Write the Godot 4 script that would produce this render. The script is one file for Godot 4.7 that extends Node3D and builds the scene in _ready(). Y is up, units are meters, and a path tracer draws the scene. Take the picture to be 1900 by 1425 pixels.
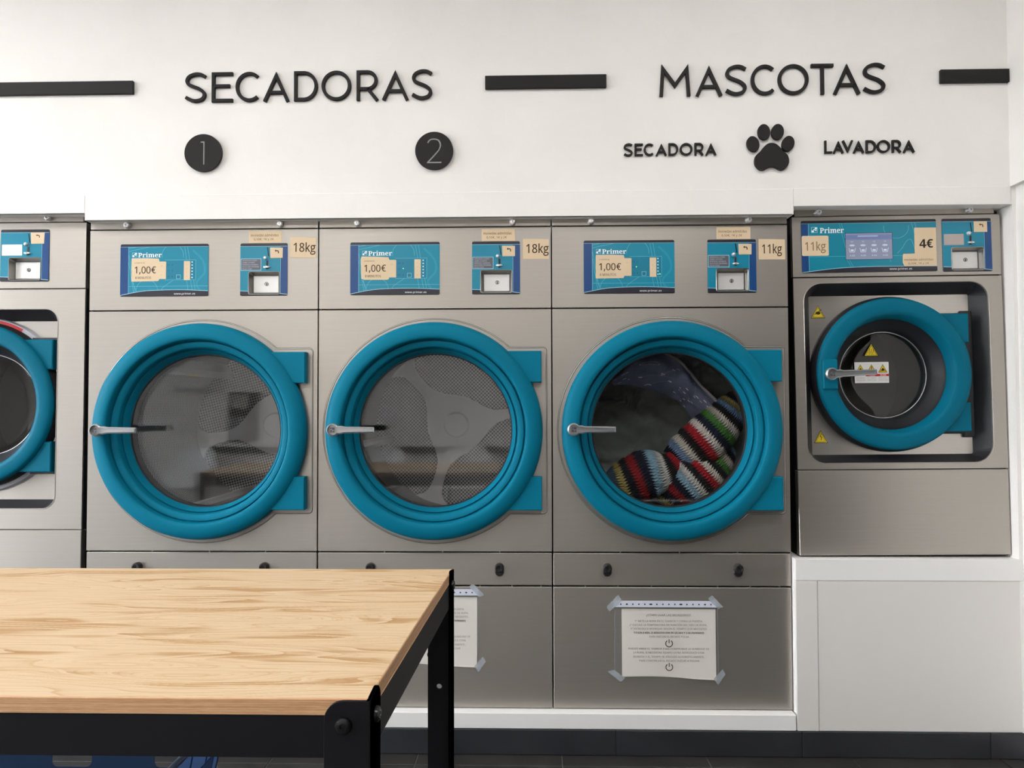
extends Node3D
# A self-service laundry: three tumble dryers between two washers in a white alcove wall, a folding table in front.
# Units are metres; the dryers' front panels stand in the plane z = 0 and the first dryer's left edge at x = 0.

const W := 0.775            # width of a dryer
const BASE := 0.131         # top of the plinth under the dryers
const WALLZ := 0.036        # front of the white wall round the machines

var M := {}
var taken := {}
var sans: SystemFont
var bold: SystemFont
var medium: FontVariation
var serif: SystemFont


# ------------------------------------------------------------------ mesh builder
class MB:
	var v := PackedVector3Array()
	var n := PackedVector3Array()
	var u := PackedVector2Array()
	var c := PackedColorArray()
	var col := Color.WHITE
	var xf := Transform3D()

	func paint(r: int, g: int, b: int) -> MB:
		col = Color8(r, g, b).srgb_to_linear()
		return self

	func at(x: float, y: float, z: float) -> MB:
		xf = Transform3D(Basis(), Vector3(x, y, z))
		return self

	func vert(p: Vector3, nn: Vector3, uv: Vector2) -> void:
		v.append(xf * p)
		n.append((xf.basis * nn).normalized())
		u.append(uv)
		c.append(col)

	func tri(a: Vector3, b: Vector3, d: Vector3, na: Vector3, nb: Vector3, nd: Vector3, ua := Vector2.INF, ub := Vector2.INF, ud := Vector2.INF) -> void:
		var f := (b - a).cross(d - a)
		if f.length_squared() < 1e-18:
			return
		if ua == Vector2.INF:
			ua = Vector2(a.x, a.y)
			ub = Vector2(b.x, b.y)
			ud = Vector2(d.x, d.y)
		if f.dot(na + nb + nd) > 0.0:
			vert(a, na, ua)
			vert(d, nd, ud)
			vert(b, nb, ub)
		else:
			vert(a, na, ua)
			vert(b, nb, ub)
			vert(d, nd, ud)

	func flat(a: Vector3, b: Vector3, d: Vector3, dir: Vector3) -> void:
		var f := (b - a).cross(d - a)
		if f.length_squared() < 1e-18:
			return
		f = f.normalized()
		if f.dot(dir) < 0.0:
			f = -f
		tri(a, b, d, f, f, f)

	func quad(a: Vector3, b: Vector3, d: Vector3, e: Vector3, dir: Vector3) -> void:
		flat(a, b, d, dir)
		flat(a, d, e, dir)

	func quadn(a: Vector3, b: Vector3, d: Vector3, e: Vector3, na: Vector3, nb: Vector3, nd: Vector3, ne: Vector3) -> void:
		tri(a, b, d, na, nb, nd)
		tri(a, d, e, na, nd, ne)

	func box(lo: Vector3, hi: Vector3, ch := 0.0) -> void:
		var m := (lo + hi) / 2.0
		var h := (hi - lo) / 2.0
		ch = minf(ch, minf(h.x, minf(h.y, h.z)) * 0.9)
		for ax in 3:
			var b := (ax + 1) % 3
			var d := (ax + 2) % 3
			for s: float in [-1.0, 1.0]:
				var q := []
				for k in [[-1, -1], [1, -1], [1, 1], [-1, 1]]:
					var p := Vector3()
					p[ax] = h[ax] * s
					p[b] = (h[b] - ch) * k[0]
					p[d] = (h[d] - ch) * k[1]
					q.append(m + p)
				var dir := Vector3()
				dir[ax] = s
				quad(q[0], q[1], q[2], q[3], dir)
		if ch <= 0.0:
			return
		for ax in 3:
			var b := (ax + 1) % 3
			var d := (ax + 2) % 3
			for sb: float in [-1.0, 1.0]:
				for sd: float in [-1.0, 1.0]:
					var q := []
					for k in [[-1, 0], [1, 0], [1, 1], [-1, 1]]:
						var p := Vector3()
						p[ax] = (h[ax] - ch) * k[0]
						p[b] = (h[b] - (ch if k[1] == 0 else 0.0)) * sb
						p[d] = (h[d] - (0.0 if k[1] == 0 else ch)) * sd
						q.append(m + p)
					var dir := Vector3()
					dir[b] = sb
					dir[d] = sd
					quad(q[0], q[1], q[2], q[3], dir)
		for sx: float in [-1.0, 1.0]:
			for sy: float in [-1.0, 1.0]:
				for sz: float in [-1.0, 1.0]:
					var s := Vector3(sx, sy, sz)
					flat(m + s * Vector3(h.x, h.y - ch, h.z - ch), m + s * Vector3(h.x - ch, h.y, h.z - ch), m + s * Vector3(h.x - ch, h.y - ch, h.z), s)

	func cap(poly: PackedVector2Array, z: float, dir := Vector3.BACK) -> void:
		var t := Geometry2D.triangulate_polygon(poly)
		for i in range(0, t.size(), 3):
			flat(Vector3(poly[t[i]].x, poly[t[i]].y, z), Vector3(poly[t[i + 1]].x, poly[t[i + 1]].y, z), Vector3(poly[t[i + 2]].x, poly[t[i + 2]].y, z), dir)

	# a flat outline raised from z0 to z1 with a chamfered front edge
	func prism(poly: PackedVector2Array, z0: float, z1: float, ch := 0.0, back := false) -> void:
		if Geometry2D.is_polygon_clockwise(poly):
			poly = poly.duplicate()
			poly.reverse()
		var k := poly.size()
		var en := PackedVector2Array()
		for i in k:
			var d := (poly[(i + 1) % k] - poly[i]).normalized()
			en.append(Vector2(d.y, -d.x))
		var ins := PackedVector2Array()
		for i in k:
			var a := en[(i + k - 1) % k]
			var b := en[i]
			var m := (a + b) / maxf(0.25, 1.0 + a.dot(b))
			ins.append(poly[i] - m * ch)
		cap(ins, z1)
		if back:
			cap(poly, z0, Vector3.FORWARD)
		for i in k:
			var j := (i + 1) % k
			var na := en[i]
			var nb := en[i]
			var pa := en[(i + k - 1) % k]
			var pb := en[j]
			if na.dot(pa) > 0.8:
				na = (na + pa).normalized()
			if nb.dot(pb) > 0.8:
				nb = (nb + pb).normalized()
			var A := Vector3(na.x, na.y, 0)
			var B := Vector3(nb.x, nb.y, 0)
			quadn(Vector3(poly[i].x, poly[i].y, z0), Vector3(poly[j].x, poly[j].y, z0), Vector3(poly[j].x, poly[j].y, z1 - ch), Vector3(poly[i].x, poly[i].y, z1 - ch), A, B, B, A)
			if ch > 0.0:
				var A2 := (A + Vector3.BACK).normalized()
				var B2 := (B + Vector3.BACK).normalized()
				quadn(Vector3(poly[i].x, poly[i].y, z1 - ch), Vector3(poly[j].x, poly[j].y, z1 - ch), Vector3(ins[j].x, ins[j].y, z1), Vector3(ins[i].x, ins[i].y, z1), A2, B2, B2, A2)

	# a plate with one hole: two halves, each without a hole
	func holed(outer: PackedVector2Array, hole: PackedVector2Array, cut: float, z0: float, z1: float) -> void:
		for s: float in [-1.0, 1.0]:
			var half := PackedVector2Array([Vector2(cut, -9), Vector2(cut + 9 * s, -9), Vector2(cut + 9 * s, 9), Vector2(cut, 9)])
			for part in Geometry2D.intersect_polygons(outer, half):
				for p in Geometry2D.clip_polygons(part, hole):
					prism(p, z0, z1)

	# turned about the z axis through (cx, cy): profile points are (radius, z)
	func lathe(prof: Array, segs := 64, cx := 0.0, cy := 0.0, flip := false, a0 := 0.0, a1 := TAU) -> void:
		var k := prof.size()
		var sn := []
		for i in k - 1:
			var d: Vector2 = (prof[i + 1] - prof[i]).normalized()
			var q := Vector2(-d.y, d.x)
			sn.append(-q if flip else q)
		for i in k - 1:
			var na: Vector2 = sn[i]
			var nb: Vector2 = sn[i]
			if i > 0 and na.dot(sn[i - 1]) > 0.75:
				na = (na + sn[i - 1]).normalized()
			if i < k - 2 and nb.dot(sn[i + 1]) > 0.75:
				nb = (nb + sn[i + 1]).normalized()
			for s in segs:
				var t0 := a0 + (a1 - a0) * s / segs
				var t1 := a0 + (a1 - a0) * (s + 1) / segs
				var e0 := Vector3(cos(t0), sin(t0), 0)
				var e1 := Vector3(cos(t1), sin(t1), 0)
				var o := Vector3(cx, cy, 0)
				var p: Vector2 = prof[i]
				var q: Vector2 = prof[i + 1]
				var zz := Vector3.BACK
				quadn(o + e0 * p.x + zz * p.y, o + e1 * p.x + zz * p.y, o + e1 * q.x + zz * q.y, o + e0 * q.x + zz * q.y, e0 * na.x + zz * na.y, e1 * na.x + zz * na.y, e1 * nb.x + zz * nb.y, e0 * nb.x + zz * nb.y)

	# a bar of width t that follows a flat line, raised from z0 to z1
	func stroke(pts: PackedVector2Array, t: float, z0: float, z1: float, ch := 0.0, closed := false) -> void:
		var k := pts.size()
		var off := PackedVector2Array()
		var nrm := PackedVector2Array()
		for i in k:
			var d0 := (pts[i] - pts[(i + k - 1) % k]).normalized()
			var d1 := (pts[(i + 1) % k] - pts[i]).normalized()
			if not closed and i == 0:
				d0 = d1
			if not closed and i == k - 1:
				d1 = d0
			var a := Vector2(-d0.y, d0.x)
			var b := Vector2(-d1.y, d1.x)
			off.append((a + b) / maxf(0.12, 1.0 + a.dot(b)))
			nrm.append((a + b).normalized())
		for i in (k if closed else k - 1):
			var j := (i + 1) % k
			var d := (pts[j] - pts[i]).normalized()
			var e := Vector2(-d.y, d.x)
			var ni := nrm[i] if nrm[i].dot(e) > 0.9 else e
			var nj := nrm[j] if nrm[j].dot(e) > 0.9 else e
			var h := t / 2.0
			var P := func(q: int, s: float, z: float) -> Vector3:
				var p := pts[q] + off[q] * s
				return Vector3(p.x, p.y, z)
			quad(P.call(i, -h + ch, z1), P.call(j, -h + ch, z1), P.call(j, h - ch, z1), P.call(i, h - ch, z1), Vector3.BACK)
			for s: float in [-1.0, 1.0]:
				var A := Vector3(ni.x, ni.y, 0) * s
				var B := Vector3(nj.x, nj.y, 0) * s
				if z1 - z0 > 0.0006:
					quadn(P.call(i, h * s, z0), P.call(j, h * s, z0), P.call(j, h * s, z1 - ch), P.call(i, h * s, z1 - ch), A, B, B, A)
				if ch > 0.0:
					A = (A + Vector3.BACK).normalized()
					B = (B + Vector3.BACK).normalized()
					quadn(P.call(i, h * s, z1 - ch), P.call(j, h * s, z1 - ch), P.call(j, (h - ch) * s, z1), P.call(i, (h - ch) * s, z1), A, B, B, A)
		if not closed and z1 - z0 > 0.0006:
			for e in [[0, 1], [k - 1, k - 2]]:
				var o := off[e[0]] * t / 2.0
				var p := pts[e[0]]
				var d := p - pts[e[1]]
				var l := p - o
				var r := p + o
				quad(Vector3(l.x, l.y, z0), Vector3(r.x, r.y, z0), Vector3(r.x, r.y, z1 - ch), Vector3(l.x, l.y, z1 - ch), Vector3(d.x, d.y, 0))
				var l2 := p - o * (1.0 - 2.0 * ch / t)
				var r2 := p + o * (1.0 - 2.0 * ch / t)
				quad(Vector3(l.x, l.y, z1 - ch), Vector3(r.x, r.y, z1 - ch), Vector3(r2.x, r2.y, z1), Vector3(l2.x, l2.y, z1), Vector3(d.x, d.y, 0.01))

	# a round tube along a line in space
	func tube(pts: Array, radius, segs := 10, closed := false) -> void:
		var k := pts.size()
		var fr := []
		var up := Vector3.UP
		for i in k:
			var a: Vector3 = pts[(i + k - 1) % k] if closed or i > 0 else pts[0]
			var b: Vector3 = pts[(i + 1) % k] if closed or i < k - 1 else pts[k - 1]
			var d := (b - a).normalized()
			if absf(d.dot(up)) > 0.95:
				up = Vector3.RIGHT if absf(d.x) < 0.9 else Vector3.BACK
			var s := d.cross(up).normalized()
			up = s.cross(d).normalized()
			fr.append([s, up])
		for i in (k if closed else k - 1):
			var j := (i + 1) % k
			var ri: float = radius[i] if radius is Array else radius
			var rj: float = radius[j] if radius is Array else radius
			for s in segs:
				var t0 := TAU * s / segs
				var t1 := TAU * (s + 1) / segs
				var a0: Vector3 = fr[i][0] * cos(t0) + fr[i][1] * sin(t0)
				var a1: Vector3 = fr[i][0] * cos(t1) + fr[i][1] * sin(t1)
				var b0: Vector3 = fr[j][0] * cos(t0) + fr[j][1] * sin(t0)
				var b1: Vector3 = fr[j][0] * cos(t1) + fr[j][1] * sin(t1)
				quadn(pts[i] + a0 * ri, pts[i] + a1 * ri, pts[j] + b1 * rj, pts[j] + b0 * rj, a0, a1, b1, b0)
		if not closed:
			for e in [[0, 1], [k - 1, k - 2]]:
				var r: float = radius[e[0]] if radius is Array else radius
				for s in segs:
					var t0 := TAU * s / segs
					var t1 := TAU * (s + 1) / segs
					flat(pts[e[0]], pts[e[0]] + (fr[e[0]][0] * cos(t0) + fr[e[0]][1] * sin(t0)) * r, pts[e[0]] + (fr[e[0]][0] * cos(t1) + fr[e[0]][1] * sin(t1)) * r, pts[e[0]] - pts[e[1]])

	# a grid of points (rows of equal length) as a smooth surface
	func grid(rows: Array, wrap := false, uvs = null) -> void:
		var R := rows.size()
		var C: int = rows[0].size()
		var N := []
		for i in R:
			var line := PackedVector3Array()
			for j in C:
				var a: Vector3 = rows[mini(i + 1, R - 1)][j] - rows[maxi(i - 1, 0)][j]
				var b: Vector3
				if wrap:
					b = rows[i][(j + 1) % (C - 1)] - rows[i][(j + C - 2) % (C - 1)]
				else:
					b = rows[i][mini(j + 1, C - 1)] - rows[i][maxi(j - 1, 0)]
				line.append(b.cross(a).normalized())
			N.append(line)
		for i in R - 1:
			for j in C - 1:
				var ua := Vector2(float(j) / (C - 1), float(i) / (R - 1))
				var ub := Vector2(float(j + 1) / (C - 1), float(i) / (R - 1))
				var uc := Vector2(float(j + 1) / (C - 1), float(i + 1) / (R - 1))
				var ud := Vector2(float(j) / (C - 1), float(i + 1) / (R - 1))
				if uvs != null:
					ua = uvs[i][j]
					ub = uvs[i][j + 1]
					uc = uvs[i + 1][j + 1]
					ud = uvs[i + 1][j]
				tri(rows[i][j], rows[i][j + 1], rows[i + 1][j + 1], N[i][j], N[i][j + 1], N[i + 1][j + 1], ua, ub, uc)
				tri(rows[i][j], rows[i + 1][j + 1], rows[i + 1][j], N[i][j], N[i + 1][j + 1], N[i + 1][j], ua, uc, ud)

	# lettering fitted into the box lo..hi at height z
	# with caps on, lo.y is the baseline and hi.y the height of a capital
	func text(s: String, font: Font, lo: Vector2, hi: Vector2, z: float, caps := false) -> void:
		var tm := TextMesh.new()
		tm.text = s
		tm.font = font
		tm.font_size = 48
		tm.pixel_size = 0.01
		tm.depth = 0.01
		tm.curve_step = 1.5
		var a := tm.get_mesh_arrays()
		if a.is_empty() or a[Mesh.ARRAY_VERTEX] == null or a[Mesh.ARRAY_VERTEX].is_empty():
			return
		var vv: PackedVector3Array = a[Mesh.ARRAY_VERTEX]
		var ii: PackedInt32Array = a[Mesh.ARRAY_INDEX]
		var mn := Vector3(1e9, 1e9, 1e9)
		var mx := -mn
		for p in vv:
			mn = mn.min(p)
			mx = mx.max(p)
		var sc := Vector2((hi.x - lo.x) / (mx.x - mn.x), (hi.y - lo.y) / (mx.y - mn.y))
		if caps:
			tm.text = "H"
			var hv: PackedVector3Array = tm.get_mesh_arrays()[Mesh.ARRAY_VERTEX]
			var y0 := 1e9
			var y1 := -1e9
			for p in hv:
				y0 = minf(y0, p.y)
				y1 = maxf(y1, p.y)
			mn.y = y0
			sc.y = (hi.y - lo.y) / (y1 - y0)
		var zt := mx.z - 0.001
		for i in range(0, ii.size(), 3):
			var p := []
			var front := true
			for j in 3:
				var q := vv[ii[i + j]]
				front = front and q.z > zt
				p.append(Vector3(lo.x + (q.x - mn.x) * sc.x, lo.y + (q.y - mn.y) * sc.y, z))
			if front:
				flat(p[0], p[1], p[2], Vector3.BACK)

	func mesh() -> ArrayMesh:
		var a := []
		a.resize(Mesh.ARRAY_MAX)
		a[Mesh.ARRAY_VERTEX] = v
		a[Mesh.ARRAY_NORMAL] = n
		a[Mesh.ARRAY_TEX_UV] = u
		a[Mesh.ARRAY_COLOR] = c
		var m := ArrayMesh.new()
		m.add_surface_from_arrays(Mesh.PRIMITIVE_TRIANGLES, a)
		return m


# ------------------------------------------------------------------ outlines
func rrect(x0: float, y0: float, x1: float, y1: float, r: float, seg := 6) -> PackedVector2Array:
	var o := PackedVector2Array()
	for q in [[x1 - r, y0 + r, -90], [x1 - r, y1 - r, 0], [x0 + r, y1 - r, 90], [x0 + r, y0 + r, 180]]:
		for i in seg + 1:
			var a := deg_to_rad(q[2] + 90.0 * i / seg)
			o.append(Vector2(q[0] + cos(a) * r, q[1] + sin(a) * r))
	return o

func rect(x0: float, y0: float, x1: float, y1: float) -> PackedVector2Array:
	return PackedVector2Array([Vector2(x0, y0), Vector2(x1, y0), Vector2(x1, y1), Vector2(x0, y1)])

func arc(cx: float, cy: float, rx: float, ry: float, a0: float, a1: float, seg := 24) -> PackedVector2Array:
	var o := PackedVector2Array()
	for i in seg + 1:
		var a := deg_to_rad(a0 + (a1 - a0) * i / seg)
		o.append(Vector2(cx + cos(a) * rx, cy + sin(a) * ry))
	return o

func ring(cx: float, cy: float, rx: float, ry: float, seg := 48) -> PackedVector2Array:
	var o := arc(cx, cy, rx, ry, 0, 360, seg)
	o.resize(seg)
	return o

func smooth(pts: Array, closed := false, seg := 6) -> PackedVector2Array:
	var o := PackedVector2Array()
	var k := pts.size()
	for i in (k if closed else k - 1):
		var p0: Vector2 = pts[(i + k - 1) % k] if closed or i > 0 else pts[i]
		var p1: Vector2 = pts[i]
		var p2: Vector2 = pts[(i + 1) % k]
		var p3: Vector2 = pts[(i + 2) % k] if closed or i < k - 2 else pts[(i + 1) % k]
		for s in seg:
			o.append(p1.cubic_interpolate(p2, p0, p3, float(s) / seg))
	if not closed:
		o.append(pts[k - 1])
	return o


# ------------------------------------------------------------------ nodes
func numbered(called: String) -> String:
	taken[called] = taken.get(called, -1) + 1
	return called if taken[called] == 0 else "%s_%03d" % [called, taken[called]]

func tag(o: Node3D, label: String, category: String, group := "") -> Node3D:
	o.set_meta("label", label)
	o.set_meta("category", category)
	if group:
		o.set_meta("group", group)
	return o

func thing(called: String, label: String, category: String, where := Vector3.ZERO, group := "") -> Node3D:
	var o := Node3D.new()
	o.name = numbered(called)
	add_child(o)
	o.position = where
	return tag(o, label, category, group)

func part(called: String, mb: MB, m: Material, parent: Node3D, label := "") -> MeshInstance3D:
	var o := MeshInstance3D.new()
	o.name = called
	o.mesh = mb.mesh()
	o.material_override = m
	parent.add_child(o, true)
	if label:
		o.set_meta("label", label)
	return o

func single(called: String, mb: MB, m: Material, label: String, category: String, group := "") -> MeshInstance3D:
	var o := MeshInstance3D.new()
	o.name = numbered(called)
	o.mesh = mb.mesh()
	o.material_override = m
	add_child(o)
	tag(o, label, category, group)
	return o

func struct(called: String, mb: MB, m: Material, label: String) -> MeshInstance3D:
	var o := MeshInstance3D.new()
	o.name = called
	o.mesh = mb.mesh()
	o.material_override = m
	add_child(o)
	o.set_meta("kind", "structure")
	o.set_meta("label", label)
	return o


# ------------------------------------------------------------------ materials
func noise(freq: float, oct := 4, sd := 1, kind := FastNoiseLite.TYPE_SIMPLEX_SMOOTH) -> FastNoiseLite:
	var f := FastNoiseLite.new()
	f.noise_type = kind
	f.frequency = freq
	f.fractal_octaves = oct
	f.seed = sd
	return f

func tex(freq: float, oct: int, sd: int, lo: Color, hi: Color, size := 256, normal := false, strength := 4.0) -> NoiseTexture2D:
	var t := NoiseTexture2D.new()
	t.width = size
	t.height = size
	t.seamless = true
	t.noise = noise(freq, oct, sd)
	if normal:
		t.as_normal_map = true
		t.bump_strength = strength
	else:
		var g := Gradient.new()
		g.set_color(0, lo)
		g.set_color(1, hi)
		t.color_ramp = g
	return t

func mat(r: int, g: int, b: int, rough := 0.6, metal := 0.0, spec := 0.5) -> StandardMaterial3D:
	var m := StandardMaterial3D.new()
	m.albedo_color = Color8(r, g, b)
	m.roughness = rough
	m.metallic = metal
	m.metallic_specular = spec
	return m

func triplanar(m: StandardMaterial3D, s: Vector3, world := false) -> StandardMaterial3D:
	m.uv1_triplanar = true
	m.uv1_world_triplanar = world
	m.uv1_scale = s
	return m

func steel(r: int, g: int, b: int, rough: float) -> StandardMaterial3D:
	var m := mat(255, 255, 255, rough, 0.9)
	m.albedo_texture = tex(0.02, 4, 5, Color8(r - 2, g - 2, b - 2), Color8(r + 2, g + 2, b + 2))
	m.anisotropy_enabled = true
	m.anisotropy = -0.5
	return triplanar(m, Vector3(0.4, 40, 0.4))

func materials() -> void:
	sans = SystemFont.new()
	sans.font_names = ["Droid Sans"]
	medium = FontVariation.new()
	medium.base_font = sans
	medium.variation_embolden = 0.22
	bold = SystemFont.new()
	bold.font_names = ["Droid Sans"]
	bold.font_weight = 700
	serif = SystemFont.new()
	serif.font_names = ["Droid Serif"]
	serif.font_weight = 700
	var m := mat(255, 255, 255, 0.75)
	m.albedo_texture = tex(0.01, 4, 2, Color8(236, 233, 229), Color8(241, 238, 235))
	m.normal_enabled = true
	m.normal_texture = tex(0.09, 3, 3, Color.BLACK, Color.WHITE, 256, true, 1.0)
	m.normal_scale = 0.12
	M.wall = triplanar(m, Vector3(1.1, 1.1, 1.1), true)
	M.trim = mat(238, 236, 233, 0.5)
	M.board = mat(222, 218, 213, 0.6)
	M.steel = steel(180, 174, 166, 0.44)
	M.steel_inner = steel(205, 199, 192, 0.34)
	M.carcass = mat(24, 24, 25, 0.6)
	M.black = mat(30, 29, 30, 0.45)
	M.rubber = mat(26, 27, 32, 0.55)
	M.teal = mat(6, 112, 138, 0.5, 0.0, .2)
	M.teal_dark = mat(5, 100, 124, 0.45, 0.0, .2)
	M.chrome = mat(236, 236, 237, 0.25, .6)
	M.cast = mat(186, 187, 190, 0.36, 0.85)
	M.tray = mat(150, 148, 144, 0.28, 0.95)
	M.cash = mat(226, 225, 223, 0.4, 0.45)
	M.print = mat(255, 255, 255, 0.3)
	M.print.vertex_color_use_as_albedo = true
	M.paper = mat(255, 255, 255, 0.7)
	M.paper.vertex_color_use_as_albedo = true
	M.sign = mat(38, 36, 36, 0.55, 0.0, .3)
	M.powder = mat(19, 19, 22, 0.55, 0.0, .3)
	M.bolt = mat(14, 14, 16, 0.3)
	var g := mat(255, 255, 255, 0.02)
	g.transparency = BaseMaterial3D.TRANSPARENCY_ALPHA
	g.albedo_color = Color(0.02, 0.025, 0.025, 0.03)
	M.glass = g
	g = mat(255, 255, 255, 0.03)
	g.transparency = BaseMaterial3D.TRANSPARENCY_ALPHA
	g.albedo_color = Color(0.02, 0.022, 0.025, 0.30)
	M.smoked = g
	g = mat(255, 255, 255, 0.12)
	g.transparency = BaseMaterial3D.TRANSPARENCY_ALPHA
	g.albedo_color = Color(0.85, 0.87, 0.88, 0.04)
	M.sleeve = g
	g = mat(255, 255, 255, 0.2)
	g.transparency = BaseMaterial3D.TRANSPARENCY_ALPHA
	g.albedo_color = Color(0.78, 0.82, 0.86, 0.42)
	M.tape = g
	m = mat(255, 255, 255, 0.45)
	m.albedo_texture = drum_texture()
	m.metallic = 0.35
	m.uv1_scale = Vector3(14, 7, 1)
	M.drum = m
	M.drum_plain = mat(198, 198, 198, 0.42, 0.35)
	m = mat(255, 255, 255, 0.5)
	m.albedo_texture = drum_texture()
	m.metallic = 0.35
	M.drum_back = triplanar(m, Vector3(8, 8, 8))
	M.hub = mat(250, 250, 249, 0.5)
	m = mat(255, 255, 255, 0.5)
	m.albedo_texture = tex(0.012, 5, 11, Color8(36, 35, 34), Color8(58, 56, 53))
	M.tile = triplanar(m, Vector3(1.6, 1.6, 1.6), true)
	m = mat(255, 255, 255, 0.4)
	m.albedo_texture = tex(0.01, 4, 12, Color8(38, 39, 43), Color8(50, 51, 55))
	M.base_tile = triplanar(m, Vector3(1.2, 1.2, 1.2), true)
	M.grout = mat(118, 112, 104, 0.9)
	M.wood = mat(255, 255, 255, 0.5)
	M.wood.albedo_texture = wood_texture()
	M.wood_edge = mat(255, 255, 255, 0.6)
	M.wood_edge.albedo_texture = edge_texture()
	g = mat(32, 46, 68, 0.3)
	g.backlight_enabled = true
	g.backlight = Color8(50, 74, 112)
	M.basket = g
	M.dark_cloth = mat(140, 145, 141, 0.95, 0.0, .2)
	M.white_plastic = mat(236, 236, 236, 0.35)

func image_texture(w: int, h: int, data: PackedByteArray) -> ImageTexture:
	return ImageTexture.create_from_image(Image.create_from_data(w, h, false, Image.FORMAT_RGB8, data))

func drum_texture() -> ImageTexture:
	# perforated sheet: dark holes in a hexagonal grid, 8 x 8 periods to a tile
	var s := 256
	var d := PackedByteArray()
	d.resize(s * s * 3)
	for y in s:
		for x in s:
			var fx := x / 32.0
			var fy := y / 32.0
			var a := Vector2(fx - floorf(fx) - 0.5, fy - floorf(fy) - 0.5).length()
			var b := Vector2(fx + 0.5 - floorf(fx + 0.5) - 0.5, fy + 0.5 - floorf(fy + 0.5) - 0.5).length()
			var r := minf(a, b)
			var k := smoothstep(0.25, 0.31, r)
			var o := (y * s + x) * 3
			var val := int(lerpf(88.0, 212.0, k))
			d[o] = val
			d[o + 1] = val
			d[o + 2] = val
	return image_texture(s, s, d)

func wood_texture() -> ImageTexture:
	var w := 1400
	var h := 660
	var d := PackedByteArray()
	d.resize(w * h * 3)
	var n1 := noise(1.0, 3, 21)
	var n2 := noise(1.0, 3, 22)
	var n3 := noise(1.0, 2, 23)
	var n4 := noise(1.0, 3, 24)
	for y in h:
		var vy := y * 0.001
		for x in w:
			var ux := x * 0.001
			# rings cut lengthwise: long, slowly wandering bands, closed loops where the warp folds back
			var warp := n1.get_noise_2d(ux * 0.75, vy * 5.0) * 4.6 + n2.get_noise_2d(ux * 2.6, vy * 16.0) * 0.42
			var t := vy * 26.0 + warp * 1.7
			var f := t - floorf(t)
			var late := pow(f, 1.8)
			var line := smoothstep(0.86, 0.97, f) * (1.0 - smoothstep(0.97, 1.0, f))
			# flame-shaped ochre patches, thin parallel year lines and fine fibres
			var patch := smoothstep(.10, .34, n4.get_noise_2d(ux * 1.9 + 9.0, vy * 15.0 + warp * .12)) * smoothstep(.05, .5, f)
			var thin := pow(.5 + .5 * sin(t * TAU * 3.0 + n2.get_noise_2d(ux * 1.2, vy * 30.0) * 4.0), 8.0)
			var mask := clampf(.5 + 1.3 * n1.get_noise_2d(ux * 1.1 + 40.0, vy * 9.0), 0.0, 1.0)
			var fib := n3.get_noise_2d(ux * 6.0, vy * 340.0)
			var k := clampf(0.20 * late + 0.26 * line * mask + 0.56 * patch + .24 * thin * (1.0 - mask) + fib * 0.26, 0.0, 1.0)
			var o := (y * w + x) * 3
			d[o] = int(lerpf(208.0, 166.0, k))
			d[o + 1] = int(lerpf(182.0, 122.0, k))
			d[o + 2] = int(lerpf(147.0, 74.0, k))
	return image_texture(w, h, d)

func edge_texture() -> ImageTexture:
	# the cut edge of the board: thin laminations along its length
	var w := 1024
	var h := 48
	var d := PackedByteArray()
	d.resize(w * h * 3)
	var n1 := noise(1.0, 3, 31)
	for y in h:
		for x in w:
			var k := clampf(0.45 + 0.5 * n1.get_noise_2d(x * 0.004, y * 0.16) + 0.35 * n1.get_noise_2d(x * 0.05, y * 0.5), 0.0, 1.0)
			var o := (y * w + x) * 3
			d[o] = int(lerpf(224.0, 176.0, k))
			d[o + 1] = int(lerpf(186.0, 120.0, k))
			d[o + 2] = int(lerpf(142.0, 80.0, k))
	return image_texture(w, h, d)


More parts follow.
